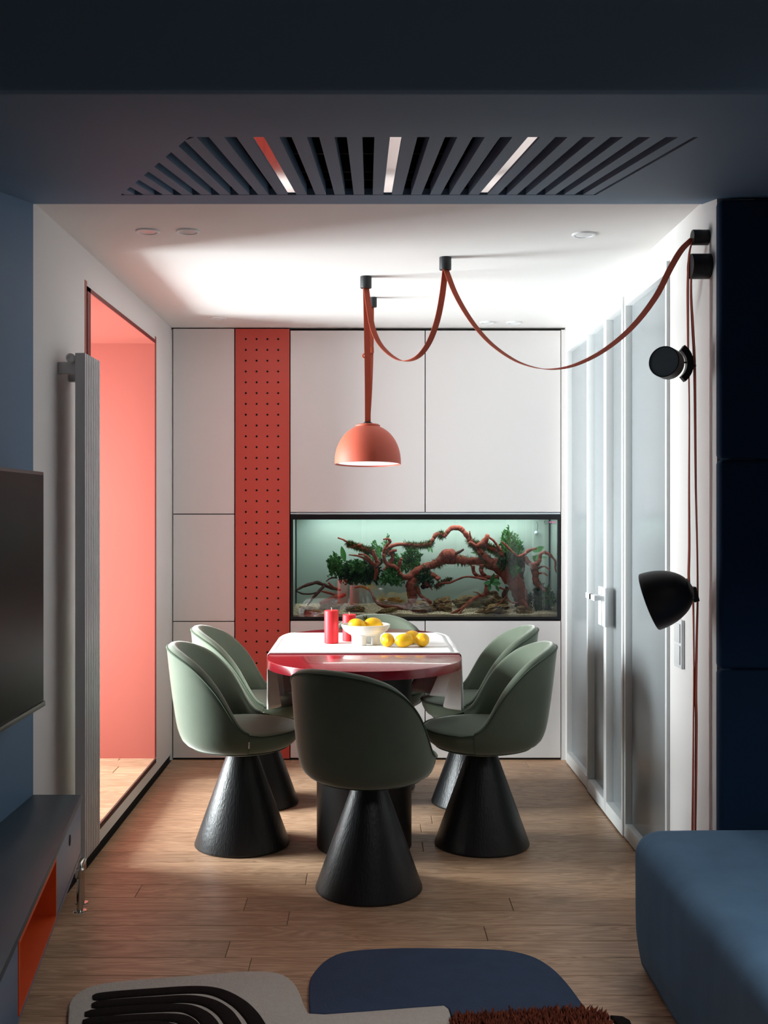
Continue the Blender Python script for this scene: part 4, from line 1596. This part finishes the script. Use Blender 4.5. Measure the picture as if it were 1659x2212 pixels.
k1 = canopy(790.5, 597.5, 24.5, 25)
k2 = canopy(805.5, 642.5, 17, 21)
k3 = canopy(962, 556, 26, 27)
# the wall canopy at the end of the long swag
wy = 3.524
wz = HC - (513 - VY) * wy / FOC
lathe('wall_canopy', [(0.024, 0), (0.0248, 0.002), (0.0248, 0.05), (0.024, 0.052)], 'charcoal_matte', pl, (XR, wy, wz), (-1, 0, 0), n=40, angle=40)
w1p = Vector((XR - 0.050, wy, wz - 0.004))
top = Vector((LX, PD, LZ + Hl + 0.006))
SW = 0.0265
ribbon('strap', [Vector(q) for q in smooth_path([k1 + Vector((0, .004, .01)), k1.lerp(top, .35) + Vector((.002, .004, 0)), k1.lerp(top, .7) + Vector((.002, 0, 0)), top + Vector((0.0, -.006, 0))], 8)],
       (1, 0.12, 0), SW, 0.0022, 'terracotta_strap', pl)
ribbon('strap', [Vector(q) for q in smooth_path([k2 + Vector((-.004, 0, .01)), k2.lerp(top, .35) + Vector((.002, 0, 0)), k2.lerp(top, .7) + Vector((.004, 0, 0)), top + Vector((.001, .012, 0))], 8)],
       (0.75, 0.66, 0), SW * 0.85, 0.0022, 'terracotta_strap', pl)


def swag(pxs, A, B):
    n = len(pxs)
    out = []
    for i, (x, y) in enumerate(pxs):
        # depth from the horizontal position between the two ends
        u = (x - pxs[0][0]) / (pxs[-1][0] - pxs[0][0])
        d = A.y + (B.y - A.y) * u
        out.append(at(x, y, d))
    out[0], out[-1] = A + Vector((0, 0, .008)), B
    return [Vector(q) for q in smooth_path(out, 7)]


dirn = (k3 - k1)
wd = Vector((-dirn.y, dirn.x, 0)).normalized()
ribbon('strap', swag([(792, 622), (797, 665), (805, 708), (820, 742), (845, 768), (872, 780), (902, 771), (926, 741), (944, 694), (955, 640), (961, 585)], k1, k3),
       wd, SW * 1.2, 0.0022, 'terracotta_strap', pl)
dirn = (w1p - k3)
wd = Vector((-dirn.y, dirn.x, 0)).normalized()
ribbon('strap', swag([(963, 585), (984, 635), (1016, 690), (1056, 738), (1106, 775), (1152, 793), (1196, 797.5), (1246, 787), (1306, 756), (1366, 706),
                      (1416, 642), (1448, 580), (1472, 540), (1496, 518)], k3, w1p), wd, SW * 1.2, 0.0022, 'terracotta_strap', pl)
# loop buckle on the rear strap
bk = at(802, 756, 5.1)
lk = k2.lerp(top, 0.43) + Vector((-0.020, 0, 0))
tube('strap_keeper', [lk + Vector((0.018 * math.cos(a), -0.006 * math.sin(a), 0.010 * math.sin(a))) for a in np.linspace(0, 2 * PI, 21)], 0.004, 'terracotta_strap', pl, 8)
box('strap_loop', bk.x - 0.008, bk.x + 0.012, bk.y - 0.006, bk.y + 0.006, bk.z - 0.014, bk.z + 0.014, 'terracotta_strap', pl, 0.002)

# ------------------------------------------------------------------ straps and black lamps on the right wall
ws = thing('wall_strap', (XR, 3.5, HC - (575 - VY) * 3.51 / FOC), 'pair of terracotta straps hanging down the right wall from a black wall mount', 'strap')
z2 = HC - (575.5 - VY) * 3.51 / FOC
lathe('wall_mount', [(0.039, 0), (0.0402, 0.002), (0.0402, 0.060), (0.039, 0.062)], 'charcoal_matte', ws, (XR, 3.51, z2), (-1, 0, 0), n=48, angle=40)
S1 = [(1496, 520), (1489, 548), (1486, 610), (1486, 690), (1486.5, 760), (1488, 815), (1489, 900), (1488.5, 1050), (1489, 1180), (1488, 1255), (1496, 1290),
      (1498, 1330), (1499, 1450), (1498, 1560), (1497, 1700), (1496, 1800), (1496, 1900)]
S2 = [(1493, 590), (1493, 640), (1496, 700), (1500, 780), (1501.5, 880), (1503, 1050), (1506, 1180), (1507, 1290), (1505, 1380), (1503, 1500), (1504, 1560),
      (1503, 1700), (1502, 1800), (1502, 1900)]
for S, dd, tw in ((S1, 3.525, 0.05), (S2, 3.51, 0.0)):
    P = [Vector(q) for q in smooth_path([at(x, y, dd) for x, y in S], 4)]
    wl_ = []
    for i, p in enumerate(P):
        t = tw + 0.10 * math.sin(i * 0.23 + dd * 40)
        wl_.append((t, 1, 0))
    ribbon('strap', P, wl_, 0.019, 0.0022, 'terracotta_strap', ws)

# round black lamp
dL = 3.47
fc, rc = at(1434, 781, dL - 0.02), at(1446, 787, dL + 0.022)
ax = (fc - rc).normalized()
Lr = 33.6 * dL / FOC
Ll = (fc - rc).length
r1 = thing('wall_spotlight', rc, 'round flat black lamp clipped to the hanging strap on the right wall', 'lamp')
lathe('lamp_body', [(Lr - 0.002, 0), (Lr, 0.002), (Lr, Ll - 0.001), (Lr - 0.0015, Ll), (Lr - 0.003, Ll), (Lr - 0.0035, Ll - 0.0015)], 'black_matte', r1, rc, ax, n=64, angle=40, close=False)
lathe('lamp_face', [(Lr - 0.0032, Ll - 0.0012), (0.001, Ll - 0.0012)], 'lamp_face', r1, rc, ax, n=64, close=False)
lathe('lamp_back', [(Lr - 0.002, 0.0005), (0.001, 0.0005)], 'black_matte', r1, rc, ax, n=48, close=False)
# curved clip
bm = bmesh.new()
cx_, cy_ = 1446, 786
prev = None
ringv = []
for a in np.linspace(-52, 50, 15):
    ca, sa = math.cos(R(a)), math.sin(R(a))
    wdt = 14
    pts_ = []
    for rr_, dz_ in ((36.5, -0.012), (36.5 + wdt, -0.012), (36.5 + wdt, 0.012), (36.5, 0.012)):
        p = at(cx_ + rr_ * ca, cy_ + rr_ * sa * 1.0, dL + 0.03)
        pts_.append(bm.verts.new((p.x, p.y + dz_, p.z)))
    ringv.append(pts_)
for A_, B_ in zip(ringv[:-1], ringv[1:]):
    for k in range(4):
        bm.faces.new((A_[k], A_[(k + 1) % 4], B_[(k + 1) % 4], B_[k]))
bm.faces.new(ringv[0])
bm.faces.new(ringv[-1])
from_bm('strap_clip', bm, 'black_matte', r1)
tube('clip_pin', [at(1476, 783, dL + 0.03), at(1483, 783, dL + 0.03)], 0.003, 'black_matte', r1, 8)
tube('clip_pin', [at(1496, 789, dL + 0.03), at(1502, 790, dL + 0.04)], 0.004, 'black_matte', r1, 8)

# black dome lamp
dD = 3.46
ap, oc = at(1495, 1270, dD - 0.022), at(1404, 1300, dD + 0.024)
ax = (oc - ap).normalized()
Ld = (oc - ap).length
Ro = 64 * dD / FOC
r2 = thing('wall_dome_lamp', ap, 'black dome lamp clipped to the straps on the right wall above the sofa', 'lamp')
prof = []
for i in range(17):
    a = PI / 2 * i / 16
    prof.append((max(0.001, Ro * 1.0 * math.sin(a) ** 0.85), Ld * (1 - math.cos(a)) ** 0.92))
inner = [(max(0.0005, r - 0.003), z) for r, z in reversed(prof)]
lathe('shade', prof + [(Ro - 0.001, Ld + 0.002)] + inner, 'black_matte', r2, ap, ax, n=64, close=False, angle=70)
lathe('diffuser', [(Ro - 0.006, Ld - 0.012), (0.001, Ld - 0.012)], 'plastic_white', r2, ap, ax, n=48, close=False)
lathe('end_plate', [(0.032, 0.014), (0.034, 0.010), (0.033, 0.004), (0.002, -0.003)], 'charcoal_matte', r2, ap, ax, n=40, close=False)
cp = at(1493, 1283, dD + 0.01)
bm = bmesh.new()
bx(bm, -0.006, 0.012, -0.014, 0.014, -0.026, 0.022, 0.002)
o = from_bm('strap_clip', bm, 'black_matte', None)
o.parent = r2
o.location = cp - ap + Vector((0.006, 0, 0))
o.rotation_euler = (0, R(-14), 0)

# ================================================================== RADIATOR
ry, rl = 3.85, 0.222
rd = thing('column_radiator', (-1.02, ry + rl / 2, 0.15), 'tall grey vertical column radiator mounted on the left wall', 'radiator')
zr0, zr1 = 0.155, 1.948
NB = 9
pitch = rl / NB
for k in range(NB):
    y0 = ry + k * pitch
    box('column', -1.036, -1.0, y0 + 0.0012, y0 + pitch - 0.0072, zr0, zr1, 'radiator_grey', rd, 0.0025, 2)
box('back_plate', -1.034, -1.010, ry + 0.003, ry + rl, zr0 + 0.002, zr1 - 0.001, 'radiator_groove_shade', rd)
box('bracket', XL, -1.036, ry + 0.012, ry + 0.035, zr1 - 0.072, zr1 - 0.03, 'radiator_grey', rd, 0.003)
box('bracket', XL, -1.036, ry + 0.15, ry + 0.175, zr1 - 0.085, zr1 - 0.05, 'radiator_grey', rd, 0.003)
box('bracket', XL, -1.036, ry + 0.012, ry + 0.035, zr0 + 0.1, zr0 + 0.14, 'radiator_grey', rd, 0.003)
lathe('vent_cap', [(0.015, 0), (0.0165, 0.003), (0.0165, 0.02), (0.012, 0.024), (0.006, 0.022), (0.001, 0.02)], 'radiator_grey', rd,
      (-1.052, ry + 0.02, zr1 - 0.018), (0, -1, 0), n=28, close=False)
for k, (x, y) in enumerate(((-1.005, 3.80), (-1.02, 3.88))):
    tube('pipe', [(x, y, 0.001), (x, y, 0.11), (x, y, 0.135), (x - 0.002, y + 0.012, 0.155), (x - 0.003, y + 0.06, 0.16)], 0.011, 'chrome', rd, 14)
    lathe('floor_rosette', [(0.024, 0), (0.023, 0.003), (0.012, 0.005)], 'chrome', rd, (x, y, 0.0), n=28)
    lathe('valve', [(0.014, 0), (0.016, 0.004), (0.016, 0.03), (0.012, 0.034)], 'chrome', rd, (x, y, 0.115), n=20)

# ================================================================== TELEVISION
tv = thing('television', (-1.03, 2.76, 0.8), 'flat black television mounted on the blue wall above the console', 'television')
tz0, tz1 = 0.795, 1.512
box('tv_body', -1.03, -1.003, 2.14, 3.372, tz0, tz1, 'tv_bezel', tv, 0.003)
box('screen', -1.0035, -1.0015, 2.15, 3.362, tz0 + 0.018, tz1 - 0.010, 'tv_screen', tv)
box('lower_lip', -1.012, -0.998, 2.14, 3.372, tz0 - 0.004, tz0 + 0.012, 'tv_bezel', tv, 0.002)
box('wall_mount', XL + 0.004, -1.03, 2.5, 2.95, 0.95, 1.3, 'black_matte', tv)

# ================================================================== CONSOLE
def cxf(y):
    return -0.938 + (3.566 - y) * 0.1437


cn = thing('media_console', (-1.0, 2.6, 0.269), 'wall hung blue console with an open orange niche below the television', 'console')
CYE, CYS = 3.566, 1.3
cz0, cz1 = 0.266, 0.466
xw = XL + 0.003


def cprism(name, ya, yb, xa, xb, z0, z1, mat, inset=0.0, bev=0.0):
    """plan quad from x=xa(y) to x=xb(y)"""
    poly = [(xa(ya), ya), (xb(ya) - inset, ya), (xb(yb) - inset, yb), (xa(yb), yb)]
    return prism(name, poly, z0, z1, mat, cn, bev, 1)


xwall = lambda y: xw
cprism('top_board', CYS, CYE, xwall, cxf, cz1 - 0.018, cz1, 'blue_shaded_top', -0.001, 0.0015)
cprism('bottom_board', CYS, CYE, xwall, cxf, cz0, cz0 + 0.012, 'blue_lacquer', 0.001)
NY0, NY1 = 2.411, 2.993
ft = 0.018
df = cprism('drawer_front', NY1 + 0.001, CYE - 0.004, lambda y: cxf(y) - ft, cxf, cz0 + 0.014, cz1 - 0.020, 'blue_lacquer', 0.002, 0.001)
cprism('drawer_front', CYS, NY0 - 0.001, lambda y: cxf(y) - ft, cxf, cz0 + 0.014, cz1 - 0.020, 'blue_lacquer', 0.002, 0.001)
box('end_panel', xw, cxf(CYE) - 0.006, CYE - 0.018, CYE, cz0, cz1 - 0.018, 'blue_lacquer', cn)
# orange niche
nd = 0.22
cprism('niche_floor', NY0, NY1, lambda y: cxf(y) - nd, cxf, cz0 + 0.0125, cz0 + 0.022, 'orange_lacquer', -0.0005)
cprism('niche_top', NY0, NY1, lambda y: cxf(y) - nd, cxf, cz1 - 0.030, cz1 - 0.0185, 'orange_lacquer', -0.0005)
cprism('niche_side', NY1 - 0.010, NY1, lambda y: cxf(y) - nd, cxf, cz0 + 0.022, cz1 - 0.030, 'orange_lacquer', -0.0005)
cprism('niche_side', NY0, NY0 + 0.010, lambda y: cxf(y) - nd, cxf, cz0 + 0.022, cz1 - 0.030, 'orange_lacquer', -0.0005)
cprism('niche_back', NY0, NY1, lambda y: cxf(y) - nd - 0.01, lambda y: cxf(y) - nd, cz0 + 0.022, cz1 - 0.030, 'orange_lacquer')
# finger hole in the drawer front
hy, hz = 3.286, 0.402
nrm = Vector((1, 0.1437, 0)).normalized()
lathe('finger_hole', [(0.0165, 0.0), (0.0165, 0.0012), (0.001, 0.0011)], 'gap_dark', df, (cxf(hy) - 0.0018, hy, hz), nrm, n=28, close=False)

# ================================================================== PADDED WALL PANELS + SOFA
py_ = 3.385
px0_, px1_ = 1.088, 3.2
zz = [0.36, HC - (1447 - VY) * py_ / FOC, HC - (992 - VY) * py_ / FOC, HC + 0.392 + 0.169 * 3.385 - 0.004]
for (a, b), lab in zip(zip(zz[:-1], zz[1:]), ('lowest', 'middle', 'topmost')):
    o = box('wall_panel', px0_, px1_, py_, 3.436, a + 0.0015, b - 0.0015, 'blue_velvet', None, 0.014, 4)
    tag(o, 'dark blue velvet padded wall panel above the sofa, %s of the three' % lab, 'wall panel', 'padded wall panels')

sx0, sx1, sy0, sy1, sz0, sz1 = 0.808, 2.6, 1.3, 3.378, 0.02, 0.425
so = thing('sofa', ((sx0 + sx1) / 2, (sy0 + sy1) / 2, 0.0), 'blue velvet sofa seat in the right foreground', 'sofa')
bm = bmesh.new()
bx(bm, sx0, sx1, sy0, sy1, sz0, sz1)
bmesh.ops.bevel(bm, geom=[e for e in bm.edges if not all(v.co.z < 0.1 for v in e.verts)], offset=0.085, segments=8, affect='EDGES', profile=0.55)
bmesh.ops.subdivide_edges(bm, edges=[e for e in bm.edges if e.calc_length() > 0.2], cuts=14, use_grid_fill=True)
for v in bm.verts:
    if v.co.z > 0.1:
        n_ = noise.noise(v.co * 2.2) * 0.012
        v.co += Vector((n_ * 0.7, n_ * 0.4, n_ * 0.8))
    k_ = max(0.0, 0.16 - v.co.z) / 0.16
    v.co.x += 0.022 * k_ * k_ * (1 if v.co.x < 1.5 else -1)
from_bm('seat_cushion', bm, 'sofa_velvet', so, smooth=True)
box('plinth', sx0 + 0.06, sx1 - 0.06, sy0 + 0.05, sy1 - 0.05, 0.0, 0.03, 'gap_dark', so)

# ================================================================== RUG
rug = thing('area_rug', (0.0, 2.7, 0.0), 'shaped tufted rug in cream, blue and rust in the foreground', 'rug')


def fl(lst, z=0.014, sm=0):
    if sm:
        lst = [tuple(q) for q in smooth_path(lst[:sm], 4)] + list(lst[sm:])
    return [tuple(on_z(x, y, z)[:2]) for x, y in lst]


cream_edge = [(668, 2188), (700, 2190), (800, 2183), (900, 2175), (960, 2171)]
cream = fl([(146, 2216), (147, 2190), (150, 2166), (164, 2147), (196, 2130), (240, 2121), (300, 2115), (420, 2106), (500, 2099), (548, 2097),
            (590, 2099), (618, 2108), (636, 2124), (648, 2146), (657, 2170), (664, 2184)] + cream_edge + [(969, 2178), (973, 2190), (975, 2216)], sm=16)
cream += [(0.22, 2.3), (0.0, 2.15), (-0.6, 2.15), (-0.82, 2.4)]
prism('cream_section', cream, 0.0, 0.014, 'rug_cream', rug, 0.005, 3)
blue = fl([(669, 2186), (667, 2150), (669, 2118), (682, 2094), (708, 2070), (752, 2054), (850, 2047), (960, 2047), (1060, 2049), (1115, 2055), (1160, 2069),
           (1198, 2094), (1228, 2126), (1252, 2158), (1266, 2178), (1262, 2186), (1200, 2187), (1130, 2192), (1050, 2196), (990, 2200), (976, 2192), (970, 2178),
           (960, 2170.5), (900, 2174.5), (800, 2182.5), (700, 2189)], sm=15)
prism('blue_section', blue, 0.0, 0.0135, 'rug_blue', rug, 0.005, 3)
rust = fl([(974, 2206), (990, 2199), (1050, 2194), (1130, 2190), (1200, 2185), (1262, 2184), (1298, 2191), (1316, 2204), (1318, 2216)])
rust += [(0.68, 2.5), (0.5, 2.35), (0.24, 2.4), (0.22, 2.9)]
prism('rust_section', rust, 0.0, 0.012, 'rug_rust', rug, 0.004, 2)
dark = fl([(1318, 2190), (1345, 2192), (1361, 2201), (1368, 2216)]) + [(0.76, 2.75), (0.69, 2.6), (0.68, 2.9)]
prism('dark_section', dark, 0.0, 0.012, 'rug_black', rug, 0.004, 2)
STR = [[(200, 2156), (250, 2150), (330, 2144), (420, 2139), (470, 2145), (512, 2166), (540, 2192), (560, 2222)],
       [(198, 2173), (260, 2167), (340, 2162), (405, 2159), (450, 2167), (482, 2186), (500, 2208), (508, 2224)],
       [(183, 2192), (260, 2184), (340, 2179), (398, 2179), (432, 2192), (450, 2208), (460, 2224)],
       [(178, 2209), (260, 2203), (340, 2199), (385, 2201), (405, 2210), (420, 2226)],
       [(190, 2228), (260, 2220), (330, 2216), (370, 2222), (385, 2232)]]
for S in STR:
    P = [Vector(q) for q in smooth_path([on_z(x, y, 0.014) for x, y in S], 6)]
    vs, fs = [], []
    m = 9
    for i, p in enumerate(P):
        tg = (P[min(i + 1, len(P) - 1)] - P[max(i - 1, 0)]).normalized()
        sd = Vector((-tg.y, tg.x, 0))
        f = min(1, math.sqrt(min(i, 2) / 2 + 0.4)) if i < 2 else 1.0
        for k in range(m):
            a = PI * k / (m - 1)
            vs.append(Vector((p.x, p.y, 0.0128)) + sd * (0.0235 * f * math.cos(a)) + Vector((0, 0, 0.008 * f * math.sin(a) ** 0.6)))
    for i in range(len(P) - 1):
        for k in range(m - 1):
            fs.append((i * m + k, (i + 1) * m + k, (i + 1) * m + k + 1, i * m + k + 1))
    from_py('stripe', vs, fs, 'rug_black', rug, smooth=True)
# shaggy pile of the rust section
vs, fs = [], []
rs = random.Random(9)


def inside(p, poly):
    c = False
    j = len(poly) - 1
    for i in range(len(poly)):
        xi, yi = poly[i]
        xj, yj = poly[j]
        if (yi > p[1]) != (yj > p[1]) and p[0] < (xj - xi) * (p[1] - yi) / (yj - yi) + xi:
            c = not c
        j = i
    return c


bxs = [p[0] for p in rust]
bys = [p[1] for p in rust]
cnt = 0
while cnt < 9000:
    x, y = rs.uniform(min(bxs), max(bxs)), rs.uniform(min(bys), max(bys))
    if not inside((x, y), rust):
        continue
    cnt += 1
    h = rs.uniform(0.014, 0.03)
    a = rs.uniform(0, 2 * PI)
    lean = rs.uniform(0, 0.016)
    w = rs.uniform(0.0015, 0.003)
    k = len(vs)
    tx, ty = x + lean * math.cos(a), y + lean * math.sin(a)
    for i in range(3):
        an = a + 2 * PI * i / 3
        vs.append((x + w * math.cos(an), y + w * math.sin(an), 0.010))
    for i in range(3):
        an = a + 2 * PI * i / 3
        vs.append((x + (tx - x) * .6 + w * 1.3 * math.cos(an), y + (ty - y) * .6 + w * 1.3 * math.sin(an), 0.010 + h * 0.65))
    vs.append((tx, ty, 0.010 + h))
    for i in range(3):
        j = (i + 1) % 3
        fs.append((k + i, k + j, k + 3 + j, k + 3 + i))
        fs.append((k + 3 + i, k + 3 + j, k + 6))
o = from_py('shag_pile', vs, fs, 'rug_rust', rug, recalc=False)
o['kind'] = 'stuff'
